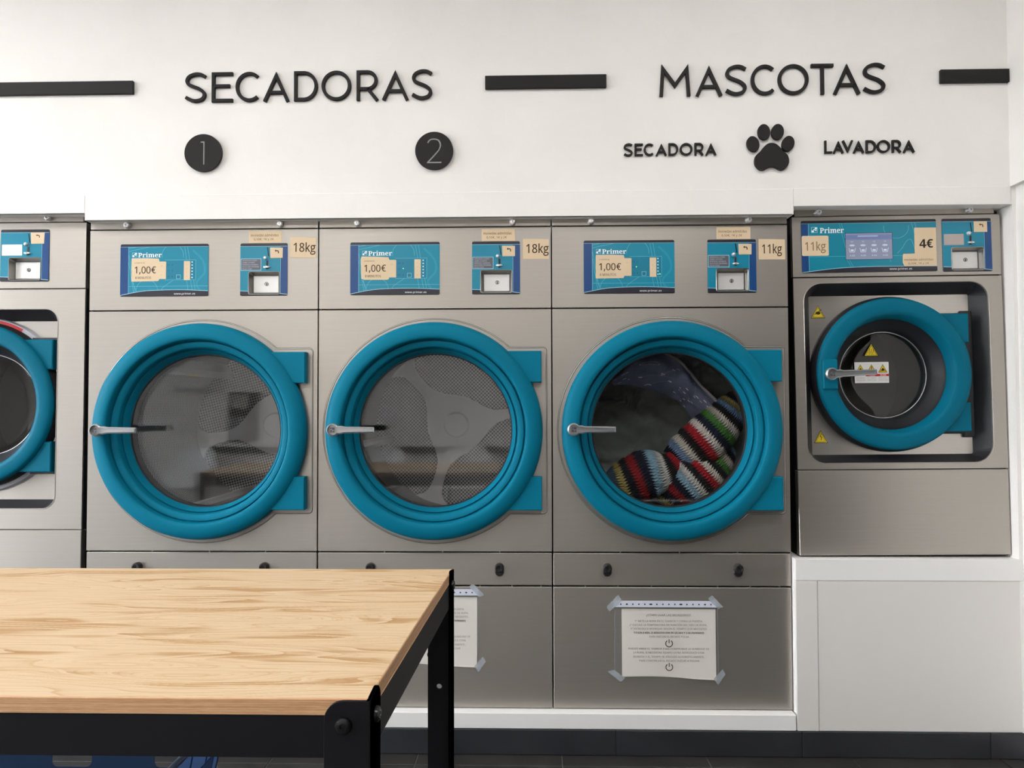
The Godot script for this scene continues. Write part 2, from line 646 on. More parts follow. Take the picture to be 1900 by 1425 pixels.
# ------------------------------------------------------------------ lettering on the wall
func letter(c: String, w: float, h: float, t: float) -> Array:
	var a := t / 2.0
	var r := w - a
	var b := a
	var q := h - a
	match c:
		"A":
			var sn := (w / 2.0 - a) / sqrt(pow(w / 2.0 - a, 2) + h * h)
			var top := h - a / sn * 0.92
			return [PackedVector2Array([Vector2(a * 0.95, 0), Vector2(w / 2, top), Vector2(w - a * 0.95, 0)]), PackedVector2Array([Vector2(w * 0.20, h * 0.30), Vector2(w * 0.80, h * 0.30)])]
		"V":
			var sn := (w / 2.0 - a) / sqrt(pow(w / 2.0 - a, 2) + h * h)
			return [PackedVector2Array([Vector2(a, h), Vector2(w / 2, a / sn * 0.92), Vector2(w - a, h)])]
		"C":
			return [arc(w * 0.56, h / 2, w * 0.56 - a, h / 2 - a, 48, 312, 30)]
		"O":
			return [ring(w / 2, h / 2, w / 2 - a, h / 2 - a)]
		"D":
			var p := PackedVector2Array([Vector2(a, b), Vector2(a, q), Vector2(w * 0.40, q)])
			p.append_array(arc(w * 0.40, h / 2, r - w * 0.40, h / 2 - a, 84, -84, 22))
			p.append(Vector2(w * 0.40, b))
			return [p]
		"E":
			return [PackedVector2Array([Vector2(w, q), Vector2(a, q), Vector2(a, b), Vector2(w, b)]), PackedVector2Array([Vector2(a, h * 0.54), Vector2(w * 0.86, h * 0.54)])]
		"L":
			return [PackedVector2Array([Vector2(a, h), Vector2(a, b), Vector2(w, b)])]
		"T":
			return [PackedVector2Array([Vector2(0, q), Vector2(w, q)]), PackedVector2Array([Vector2(w / 2, q), Vector2(w / 2, 0)])]
		"R":
			var ym := h * 0.385
			var p := PackedVector2Array([Vector2(a, 0), Vector2(a, q), Vector2(w * 0.48, q)])
			p.append_array(arc(w * 0.48, (q + ym) / 2, w * 0.93 - a - w * 0.48, (q - ym) / 2, 84, -84, 18))
			p.append(Vector2(w * 0.48, ym))
			p.append(Vector2(a, ym))
			return [p, PackedVector2Array([Vector2(w * 0.50, ym), Vector2(w - a * 1.2, 0)])]
		"M":
			return [PackedVector2Array([Vector2(a, 0), Vector2(w * 0.115, h * 0.90), Vector2(w / 2, h * 0.36), Vector2(w * 0.885, h * 0.90), Vector2(w - a, 0)])]
		"S":
			var s := []
			for p in [[0.95, 0.855], [0.72, 0.94], [0.46, 0.945], [0.20, 0.865], [0.10, 0.73], [0.18, 0.61], [0.42, 0.525], [0.66, 0.455], [0.86, 0.345], [0.905, 0.23], [0.80, 0.11], [0.56, 0.055], [0.32, 0.075], [0.05, 0.175]]:
				s.append(Vector2(p[0] * w, p[1] * h))
			return [smooth(s, false, 5)]
	return []

func word(label: String, items: Array, y: float, h: float, t: float, depth: float) -> void:
	var x0: float = items[0][1]
	var root := thing("wall_lettering", label, "sign", Vector3(x0, y, WALLZ))
	for it in items:
		var mb := MB.new()
		mb.at(it[1] - x0, 0, 0)
		for s in letter(it[0], it[2] - it[1], h, t):
			mb.stroke(s, t, 0.0, depth, t * 0.1, it[0] in ["O", "D"])
		part("letter", mb, M.sign, root)

func wall_signs() -> void:
	word("large black raised word SECADORAS on the white wall above the dryers", [["S", .3385, .4106], ["E", .4285, .4987], ["C", .5082, .5902], ["A", .5999, .6875], ["D", .703, .7817], ["O", .7942, .8923], ["R", .9101, .9852], ["A", .9945, 1.0826], ["S", 1.0918, 1.1607]], 2.1226, .0995, .0110, .010)
	word("large black raised word MASCOTAS on the white wall above the paw", [["M", 1.9028, 2.0032], ["A", 2.0196, 2.1066], ["S", 2.1153, 2.1856], ["C", 2.1986, 2.2783], ["O", 2.2853, 2.3843], ["T", 2.3925, 2.4641], ["A", 2.4626, 2.5501], ["S", 2.558, 2.6306]], 2.1226, .1, .0110, .010)
	word("small black raised word SECADORA on the wall left of the paw", [["S", 1.786, 1.8139], ["E", 1.8209, 1.8476], ["C", 1.8506, 1.8837], ["A", 1.8889, 1.9254], ["D", 1.9307, 1.962], ["O", 1.9672, 2.008], ["R", 2.015, 2.0454], ["A", 2.0497, 2.0853]], 1.9284, .0406, .0062, .008)
	word("small black raised word LAVADORA on the wall right of the paw", [["L", 2.4326, 2.4567], ["A", 2.4595, 2.4946], ["V", 2.4889, 2.5249], ["A", 2.5238, 2.5599], ["D", 2.565, 2.5976], ["O", 2.6002, 2.6422], ["R", 2.6484, 2.6791], ["A", 2.6834, 2.721]], 1.9301, .0412, .0062, .008)
	var n := 0
	for b in [[-0.62, .1665, "black raised bar on the wall left of the word SECADORAS"], [1.334, 1.7302, "black raised bar on the wall between SECADORAS and MASCOTAS"], [2.8042, 3.0225, "short black raised bar on the wall right of MASCOTAS at the corner"]]:
		var mb := MB.new()
		mb.box(Vector3(b[0], 2.1537, WALLZ), Vector3(b[1], 2.1972, WALLZ + .012), .0014)
		single("wall_bar", mb, M.sign, b[2], "sign", "bars on the wall")
	# number discs, the figures cut right through to the wall
	for k in 2:
		var c: Vector2 = [Vector2(.4034, 1.9528), Vector2(1.167, 1.9514)][k]
		var fig: PackedVector2Array
		if k == 0:
			fig = PackedVector2Array([Vector2(-.0095, .039), Vector2(.0045, .039), Vector2(.0045, -.039), Vector2(-.0006, -.039), Vector2(-.0006, .0335), Vector2(-.0095, .0335)])
		else:
			var mid := smooth([Vector2(-.0215, .026), Vector2(-.013, .0365), Vector2(.002, .0385), Vector2(.015, .033), Vector2(.0205, .019), Vector2(.016, .004), Vector2(.004, -.011), Vector2(-.0215, -.0385)], false, 5)
			mid.append(Vector2(.024, -.0385))
			fig = Geometry2D.offset_polyline(mid, .0026, Geometry2D.JOIN_MITER, Geometry2D.END_BUTT)[0]
		var mb := MB.new()
		mb.at(c.x, c.y, WALLZ)
		mb.holed(ring(0, 0, .0622, .0622, 72), fig, .0018 if k == 0 else .0012, 0.0, .011)
		var root := thing("number_disc", ["round black disc with a cut-out figure 1 above the leftmost dryer", "round black disc with a cut-out figure 2 above the middle dryer"][k], "sign", Vector3(c.x, c.y, WALLZ), "numbered discs on the wall")
		mb.xf = Transform3D()
		var m2 := MB.new()
		m2.holed(ring(0, 0, .0622, .0622, 72), fig, .0018 if k == 0 else .0012, 0.003, .012)
		part("disc", m2, M.sign, root)
		m2 = MB.new()
		m2.prism(ring(0, 0, .0605, .0605, 40), 0.0, .0095)
		part("backing", m2, mat(168, 168, 170, .5), root, "light grey backing showing through the figure")
	var paw := thing("paw_sign", "black raised animal paw print on the wall below MASCOTAS", "sign", Vector3(2.262, 1.876, WALLZ))
	for q in [[2.2382, 2.0009, .0199, .0258, 6.0], [2.2819, 2.0009, .0199, .0258, -6.0], [2.3151, 1.9621, .0197, .0256, -16.0], [2.2027, 1.9624, .0197, .0256, 16.0]]:
		var mb := MB.new()
		mb.xf = Transform3D(Basis(Vector3.BACK, deg_to_rad(q[4])), Vector3(q[0] - 2.262, q[1] - 1.876, 0))
		mb.prism(ring(0, 0, q[2], q[3], 32), 0, .012, .0012)
		part("toe_pad", mb, M.sign, paw)
	var pts := []
	for q in [[0, .965], [-.0137, .9619], [-.0267, .9505], [-.0368, .9376], [-.0506, .9248], [-.0554, .9077], [-.0519, .8915], [-.0398, .8784], [-.0261, .8764], [-.0124, .8841], [0, .8872], [.0124, .8841], [.0261, .8764], [.0398, .8784], [.0519, .8915], [.0554, .9077], [.0506, .9248], [.0368, .9376], [.0267, .9505], [.0137, .9619]]:
		pts.append(Vector2(q[0], q[1] - .876))
	var mb := MB.new()
	mb.prism(smooth(pts, true, 4), 0, .012, .0012)
	part("main_pad", mb, M.sign, paw)


# ------------------------------------------------------------------ the room
func room() -> void:
	var XR := 3.0236
	var mb := MB.new()
	# the wall above the machines steps with their heights
	for b in [[-3.4, .004, 1.7586], [.004, 2.333, 1.7345], [2.333, XR + .02, 1.7602]]:
		mb.box(Vector3(b[0], b[2], -.10), Vector3(b[1], 2.8, WALLZ))
	var wall := struct("wall_back", mb, M.wall, "white painted wall above the machines with raised black lettering")
	# closing boards, a hair proud of the wall
	for b in [[-3.3, 1.7586, .0035, 1.8185], [.0045, 1.7345, 2.3325, 1.8172], [2.3335, 1.7602, XR, 1.8185]]:
		mb = MB.new()
		mb.box(Vector3(b[0], b[1], WALLZ - .01), Vector3(b[2], b[3], WALLZ + .0022), .001)
		part("closing_board", mb, M.wall, wall)
	mb = MB.new()
	mb.box(Vector3(-3.25, .131, -.10), Vector3(-.872, 1.7586, WALLZ))
	struct("wall_alcove", mb, M.wall, "white wall left of the machines")
	# behind the machines
	mb = MB.new()
	mb.box(Vector3(-3.4, 0, -1.25), Vector3(3.2, 2.8, -1.15))
	struct("wall_service", mb, mat(120, 118, 116, .8), "wall closing the space behind the machines")
	mb = MB.new()
	mb.box(Vector3(XR, 1.818, -.10), Vector3(XR + .14, 2.8, 1.0))
	mb.box(Vector3(XR + .006, .0, -1.2), Vector3(XR + .14, 1.818, WALLZ - .001))
	mb.box(Vector3(XR + .018, .0, WALLZ - .001), Vector3(XR + .14, 1.818, 1.0))
	mb.box(Vector3(XR, 2.35, 1.0), Vector3(XR + .14, 2.8, 4.4))
	struct("wall_right", mb, M.wall, "white side wall at the right edge, its lower part set back")
	mb = MB.new()
	mb.box(Vector3(-3.4, 2.8, -1.25), Vector3(3.2, 2.95, 4.4))
	struct("ceiling", mb, M.wall, "white ceiling of the laundry")
	# wall behind the camera, with an unlit passage at its right end
	mb = MB.new()
	mb.box(Vector3(-3.4, 0, 4.25), Vector3(1.62, 2.8, 4.4))
	mb.box(Vector3(1.62, 2.35, 4.25), Vector3(3.2, 2.8, 4.4))
	struct("wall_front", mb, M.wall, "white wall opposite the machines")
	mb = MB.new()
	mb.box(Vector3(1.5, 0, 4.4), Vector3(1.62, 2.35, 6.6))
	mb.box(Vector3(5.2, -.1, .9), Vector3(5.3, 2.45, 6.6))
	mb.box(Vector3(3.165, -.1, .9), Vector3(5.3, 2.45, 1.0))
	mb.box(Vector3(1.5, 2.35, 4.4), Vector3(5.3, 2.45, 6.6))
	mb.box(Vector3(3.165, 2.35, .9), Vector3(5.3, 2.45, 4.4))
	mb.box(Vector3(1.5, 0, 6.5), Vector3(5.3, 2.45, 6.6))
	mb.box(Vector3(1.5, -.1, 4.4), Vector3(5.3, -.02, 6.6))
	mb.box(Vector3(3.05, -.1, 1.0), Vector3(5.3, -.02, 4.4))
	struct("wall_passage", mb, mat(58, 56, 54, .8), "dark painted walls of the passage opposite the machines")
	# left wall with the shop window
	mb = MB.new()
	mb.box(Vector3(-3.4, 0, -1.25), Vector3(-3.25, 2.8, .5))
	mb.box(Vector3(-3.4, 0, 2.85), Vector3(-3.25, 2.8, 4.4))
	mb.box(Vector3(-3.4, 0, .5), Vector3(-3.25, .12, 2.85))
	mb.box(Vector3(-3.4, 2.6, .5), Vector3(-3.25, 2.8, 2.85))
	struct("wall_left", mb, M.wall, "white side wall round the shop window")
	mb = MB.new()
	for z in [.5, 1.65, 2.8]:
		mb.box(Vector3(-3.36, .12, z), Vector3(-3.3, 2.6, z + .05), .004)
	for y in [.12, 2.55]:
		mb.box(Vector3(-3.36, y, .5), Vector3(-3.3, y + .05, 2.85), .004)
	var win := struct("window_1", mb, M.powder, "large shop window on the left wall")
	for z in [.55, 1.7]:
		mb = MB.new()
		mb.box(Vector3(-3.333, .17, z), Vector3(-3.327, 2.55, z + 1.1))
		part("pane", mb, M.glass, win)
	# floor of dark tiles
	mb = MB.new()
	mb.box(Vector3(-3.4, -.12, -1.25), Vector3(3.2, -.003, 4.4))
	var fl := struct("floor", mb, M.grout, "dark grey tiled floor")
	var P := .460
	for i in range(-8, 7):
		for k in 10:
			var x0 := .655 + i * P
			var z0 := .115 - P + k * P
			var lo := Vector3(maxf(x0 + .0015, -3.24), -.012, z0 + .0015)
			var hi := Vector3(minf(x0 + P - .0015, 3.04), 0.0, minf(z0 + P - .0015, 4.25))
			if k == 0:
				lo.z = -.05
			if hi.x - lo.x > .02 and hi.z - lo.z > .02:
				mb = MB.new()
				mb.box(lo, hi, .001)
				part("floor_tile", mb, M.tile, fl)
	# skirting of dark tiles
	mb = MB.new()
	mb.box(Vector3(-3.25, .001, -.02), Vector3(3.041, .0795, .0335))
	var sk := struct("baseboard_back", mb, mat(70, 68, 66, .9), "skirting of long dark tiles under the machines")
	for i in range(-6, 6):
		var x0 := 1.7485 + (i - 3) * .589
		mb = MB.new()
		mb.box(Vector3(maxf(x0 + .001, -3.25), .0015, .03), Vector3(minf(x0 + .588, 3.041), .0803, .0415), .0008)
		if minf(x0 + .588, 3.041) - maxf(x0, -3.25) > .03:
			part("skirting_tile", mb, M.base_tile, sk)
	# plinth under the dryers and the left washer
	mb = MB.new()
	mb.box(Vector3(-3.25, .081, -1.0), Vector3(2.3215, BASE - .0005, WALLZ), .0015)
	struct("trim_1", mb, M.trim, "low white plinth under the row of dryers")
	# the white box that carries the right-hand washer
	mb = MB.new()
	mb.box(Vector3(2.326, .081, -1.0), Vector3(3.041, .6235, WALLZ - .004))
	var bx := struct("trim_2", mb, M.trim, "white panelled box under the right-hand washer")
	for q in [["top_rail", 2.3245, .5565, 3.0405, .6245, .0], ["stile", 2.3245, .081, 2.3925, .5553, .0], ["panel", 2.3938, .081, 3.041, .5553, -.0015]]:
		mb = MB.new()
		mb.box(Vector3(q[1], q[2], WALLZ - .012), Vector3(q[3], q[4], WALLZ + q[5]), .0012)
		part(q[0], mb, M.trim if q[0] == "top_rail" else M.board, bx)
	# pavement outside the shop window
	mb = MB.new()
	mb.box(Vector3(-30, -.12, -25), Vector3(-3.4, -.02, 30))
	struct("trim_3", mb, mat(150, 146, 140, .9), "pavement outside the shop window")


# ------------------------------------------------------------------ printed panels
func curve_print(mb: MB, x0: float, x1: float, ys: Array, yb: float, z: float) -> void:
	# dark foot band below a rising curve
	var p := PackedVector2Array([Vector2(x0, yb), Vector2(x1, yb)])
	var top := []
	for i in ys.size():
		top.append(Vector2(lerpf(x0, x1, float(i) / (ys.size() - 1)), ys[i]))
	var c := smooth(top, false, 5)
	c.reverse()
	p.append_array(c)
	mb.paint(42, 42, 52)
	mb.cap(p, z)
	mb.paint(170, 215, 232)
	mb.stroke(c, .0016, z, z + .0002)

func hairline(mb: MB, pts: PackedVector2Array, z: float, wdt := .0011) -> void:
	mb.paint(98, 186, 206)
	mb.stroke(pts, wdt, z, z + .0001)

func logo(mb: MB, x0: float, y0: float, x1: float, y1: float, z: float) -> void:
	mb.paint(190, 228, 240)
	var w := x1 - x0
	var h := y1 - y0
	mb.stroke(rect(x0 + w * .03, y0 + h * .03, x1 - w * .03, y1 - h * .03), w * .05, z, z + .0001, 0.0, true)
	mb.paint(240, 250, 252)
	for q in [[.08, .08, .42, .42], [.58, .62, .92, .92], [.62, .34, .86, .54], [.36, .46, .58, .64]]:
		mb.cap(rect(x0 + w * q[0], y0 + h * q[1], x0 + w * q[2], y0 + h * q[3]), z + .0002)

func clip_line(pts: PackedVector2Array, box: PackedVector2Array) -> Array:
	return Geometry2D.intersect_polyline_with_polygon(pts, box)

func control_print() -> MB:
	# the dryers' control panel, local to the dryer (y from the floor less BASE is set by the caller)
	var x0 := .1065
	var x1 := .4045
	var y0 := 1.4855
	var y1 := 1.6615
	var mb := MB.new()
	mb.paint(40, 40, 48)
	mb.prism(rrect(x0, y0, x1, y1, .005, 4), .0, .0016, .0004)
	var z := .0019
	mb.paint(18, 132, 158)
	mb.cap(rect(x0, y0 + .004, x1, 1.6520), z)
	mb.paint(26, 70, 124)
	mb.cap(rect(x0, y0 + .0045, .1345, 1.6520), z + .0002)
	mb.paint(140, 190, 215)
	mb.cap(rect(.1338, y0 + .006, .1350, 1.6520), z + .0003)
	mb.cap(rect(x0, 1.6515, x1, 1.6527), z + .0003)
	var area := rect(.1352, 1.495, x1 - .001, 1.651)
	var zl := z + .0002
	for ln in [[Vector2(.136, 1.637), Vector2(.207, 1.652)], [Vector2(.136, 1.647), Vector2(.162, 1.652)], [Vector2(.1355, 1.60), Vector2(.1525, 1.497)], [Vector2(.1355, 1.624), Vector2(.158, 1.495)], [Vector2(.1480, 1.535), Vector2(.164, 1.497)], [Vector2(.324, 1.652), Vector2(.3315, 1.607)], [Vector2(.334, 1.652), Vector2(.341, 1.607)], [Vector2(.331, 1.541), Vector2(.3375, 1.503)], [Vector2(.345, 1.541), Vector2(.3515, 1.503)], [Vector2(.355, 1.541), Vector2(.361, 1.503)], [Vector2(.136, 1.5195), Vector2(x1, 1.5195)]]:
		hairline(mb, PackedVector2Array(ln), zl)
	for c in [arc(.284, 1.622, .0365, .0375, -10, 190, 30), arc(.197, 1.505, .0365, .036, 0, 180, 30), smooth([Vector2(.288, 1.5405), Vector2(.262, 1.523), Vector2(.249, 1.513), Vector2(.247, 1.506)], false, 5)]:
		for s in clip_line(c, area):
			hairline(mb, s, zl)
	# pale sweeps of lighter teal
	mb.paint(34, 144, 170)
	for s in clip_line(smooth([Vector2(.352, 1.64), Vector2(.385, 1.605), Vector2(.392, 1.565), Vector2(.365, 1.53), Vector2(.38, 1.50)], false, 6), area):
		mb.stroke(s, .007, z, z + .00015)
	mb.paint(235, 248, 252)
	logo(mb, .1469, 1.6176, .1631, 1.6329, z + .0004)
	mb.paint(244, 250, 252)
	mb.text("Primer", serif, Vector2(.1669, 1.6168), Vector2(.2465, 1.6330), z + .0005)
	# frame round the keys and the six temperature marks
	mb.paint(16, 122, 150)
	mb.cap(rect(.257, 1.5405, .362, 1.6074), z + .0002)
	hairline(mb, PackedVector2Array([Vector2(.257, 1.6074), Vector2(.362, 1.6074), Vector2(.362, 1.5405), Vector2(.257, 1.5405)]), z + .0004, .0012)
	for i in 6:
		mb.paint(178, 222, 232)
		var y := 1.600 - i * .01035
		mb.cap(rect(.3475, y - .002, .3525, y + .0022), z + .0004)
		mb.paint(12, 84, 106)
		mb.cap(rect(.3548, y - .0014, .3572, y + .0014), z + .0004)
	for i in 3:
		mb.paint(10, 96, 120)
		for q in [[.2665, .0015], [.272, .0022], [.283, .0024]]:
			mb.cap(rect(q[0] - q[1] / 2, 1.588 - i * .0195, q[0] + q[1] / 2, 1.594 - i * .0195), z + .0004)
	mb.paint(150, 206, 222)
	mb.stroke(rect(.2972, 1.5442, .3105, 1.5572), .0011, z + .0004, z + .0005, 0, true)
	mb.paint(20, 70, 92)
	mb.stroke(arc(.3038, 1.5505, .0032, .0032, 120, 420, 14), .0008, z + .0004, z + .0005)
	curve_print(mb, x0 + .0004, x1 - .0004, [1.4893, 1.5029, 1.5068, 1.5068, 1.5035], y0 + .0012, z + .0006)
	mb.paint(236, 236, 240)
	mb.text("www.primer.es", sans, Vector2(.2893, 1.4888), Vector2(.3611, 1.4977), z + .0010)
	return mb

func coin_print(x0: float, y0: float, x1: float, y1: float, info: int) -> MB:
	# printed plate round the coin slot; info: 0 grey instruction block, 1 white sticker, 2 grey sticker
	var mb := MB.new()
	var w := x1 - x0
	var h := y1 - y0
	mb.paint(42, 42, 52)
	mb.prism(rrect(x0, y0, x1, y1, .005, 4), 0.0, .0016, .0004)
	var z := .0019
	mb.paint(18, 128, 156)
	mb.cap(rect(x0, y0 + .002, x1, y1 - h * .058), z)
	mb.paint(26, 70, 124)
	mb.cap(rect(x0 + w * .855, y0 + .002, x1, y1 - h * .058), z + .0002)
	mb.paint(150, 196, 216)
	mb.cap(rect(x0 + w * .851, y0 + .004, x0 + w * .858, y1 - h * .2), z + .0003)
	mb.cap(rect(x0, y1 - h * .064, x1, y1 - h * .057), z + .0003)
	curve_print(mb, x0 + .0004, x1 - .0004, [y0 + h * .093, y0 + h * .083, y0 + h * .07, y0 + h * .05, y0 + h * .026], y0 + .0012, z + .0004)
	if info == 0:
		mb.paint(150, 196, 212)
		mb.cap(rect(x0 + w * .01, y0 + h * .478, x0 + w * .447, y0 + h * .708), z + .0003)
		mb.paint(92, 94, 104)
		mb.cap(rect(x0 + w * .022, y0 + h * .49, x0 + w * .435, y0 + h * .696), z + .0005)
		mb.paint(188, 188, 194)
		var lines := ["INTRODUZCA LA ROPA", "CIERRE LA PUERTA", "INTRODUZCA MONEDAS", "SELECCIONE PROGRAMA", "PULSE START"]
		for i in 5:
			var y := y0 + h * (.668 - i * .039)
			mb.text(lines[i], sans, Vector2(x0 + w * .045, y - h * .012), Vector2(x0 + w * [.36, .31, .38, .40, .25][i], y + h * .012), z + .0007)
	elif info == 1:
		mb.paint(240, 236, 232)
		mb.cap(rect(x0 + w * .03, y0 + h * .50, x0 + w * .447, y0 + h * .712), z + .0004)
	else:
		mb.paint(176, 164, 158)
		mb.cap(rect(x0 + w * .03, y0 + h * .50, x0 + w * .437, y0 + h * .708), z + .0004)
	mb.paint(16, 16, 20)
	mb.stroke(PackedVector2Array([Vector2(x0 + w * .577, y0 + h * .92), Vector2(x0 + w * .603, y0 + h * .75)]), .0034, z + .0003, z + .0005)
	return mb

func coin_parts(panel: Node3D, x0: float, y0: float, x1: float, y1: float, right_side: bool) -> void:
	var w := x1 - x0
	var h := y1 - y0
	var mb := MB.new()
	# return button, slot and lip
	var bx := x0 + w * .535
	mb.lathe([Vector2(.0, .012), Vector2(.004, .0112), Vector2(.006, .008), Vector2(.0066, .004), Vector2(.0066, .001)], 20, bx, y0 + h * .715, true)
	part("return_button", mb, M.chrome, panel)
	mb = MB.new()
	mb.box(Vector3(x0 + w * .551, y0 + h * .53, .0015), Vector3(x0 + w * .592, y0 + h * .667, .0035), .0005)
	mb.box(Vector3(x0 + w * .545, y0 + h * .505, .0015), Vector3(x0 + w * .588, y0 + h * .53, .006), .0005)
	part("coin_slot", mb, M.black, panel)
	mb = MB.new()
	mb.lathe([Vector2(.003, .011), Vector2(.0085, .0105), Vector2(.0105, .009), Vector2(.0105, .002)], 24, 0, 0, true)
	var flatten := Transform3D(Basis(Vector3(1, 0, 0), Vector3(0, .28, 0), Vector3(0, 0, 1)), Vector3(x0 + w * .57, y0 + h * .541, 0))
	var m2 := MB.new()
	m2.xf = flatten
	m2.lathe([Vector2(.003, .011), Vector2(.0085, .0105), Vector2(.0105, .009), Vector2(.0105, .002)], 24, 0, 0, true)
	part("coin_lip", m2, M.chrome, panel)
	# recessed tray: rim, walls, inner door with a lock
	var ax := x0 + w * .18
	var bx2 := x0 + w * .835
	var ay := y0 + h * .025
	var by := y0 + h * .455
	var dp := -.020
	mb = MB.new()
	mb.stroke(rrect(ax, ay, bx2, by, .006, 4), .0028, .0015, .0038, .0007, true)
	var o := rrect(ax + .001, ay + .001, bx2 - .001, by - .001, .006, 4)
	var inn := rrect(ax + .0085, ay + .0075, bx2 - .0085, by - .0095, .003, 4)
	for i in o.size():
		var j := (i + 1) % o.size()
		mb.quad(Vector3(o[i].x, o[i].y, .002), Vector3(o[j].x, o[j].y, .002), Vector3(inn[j].x, inn[j].y, dp), Vector3(inn[i].x, inn[i].y, dp), Vector3(x0 + w * .5 - o[i].x, y0 + h * .24 - o[i].y, .01))
	mb.cap(inn, dp)
	part("coin_tray", mb, M.tray, panel)
	mb = MB.new()
	mb.prism(rrect(ax + .0095, ay + .0085, bx2 - .0095, by - .0115, .002, 3), dp, dp + .003, .001)
	var d := part("cash_door", mb, M.cash, panel)
	mb = MB.new()
	var kc := Vector2((ax + bx2) / 2 + .002, (ay + by) / 2)
	mb.stroke(ring(kc.x, kc.y, .0056, .0056, 20), .0014, dp + .003, dp + .0042, 0, true)
	mb.prism(rect(kc.x - .0014, kc.y - .004, kc.x + .0014, kc.y + .003), dp + .003, dp + .0042)
	part("keyhole", mb, M.black, d)

func lock_mesh() -> MB:
	var mb := MB.new()
	mb.lathe([Vector2(0, .018), Vector2(.0050, .018), Vector2(.0058, .0165), Vector2(.0080, .0162), Vector2(.0102, .0125), Vector2(.0108, .008), Vector2(.0108, .0)], 24, 0, 0, true)
	return mb


# ------------------------------------------------------------------ dryers
func handle_mesh(l: float, boss: float, neck: float, zb: float) -> MB:
	# a cast lever: round boss at the origin, flat arm to the right
	var p := PackedVector2Array()
	p.append_array(arc(0, 0, boss, boss, 40, 320, 28))
	for q in [[boss * 1.25, -neck * .66], [boss * 1.8, -neck * .52], [l * .7, -neck * .47], [l - .002, -neck * .44], [l, -neck * .38], [l, neck * .38], [l - .002, neck * .44], [l * .7, neck * .47], [boss * 1.8, neck * .52], [boss * 1.25, neck * .66]]:
		p.append(Vector2(q[0], q[1]))
	var mb := MB.new()
	mb.prism(p, zb, zb + .014, .004, true)
	mb.lathe([Vector2(boss * .55, zb), Vector2(boss * .7, zb - .03)], 24, 0, 0, true)
	return mb

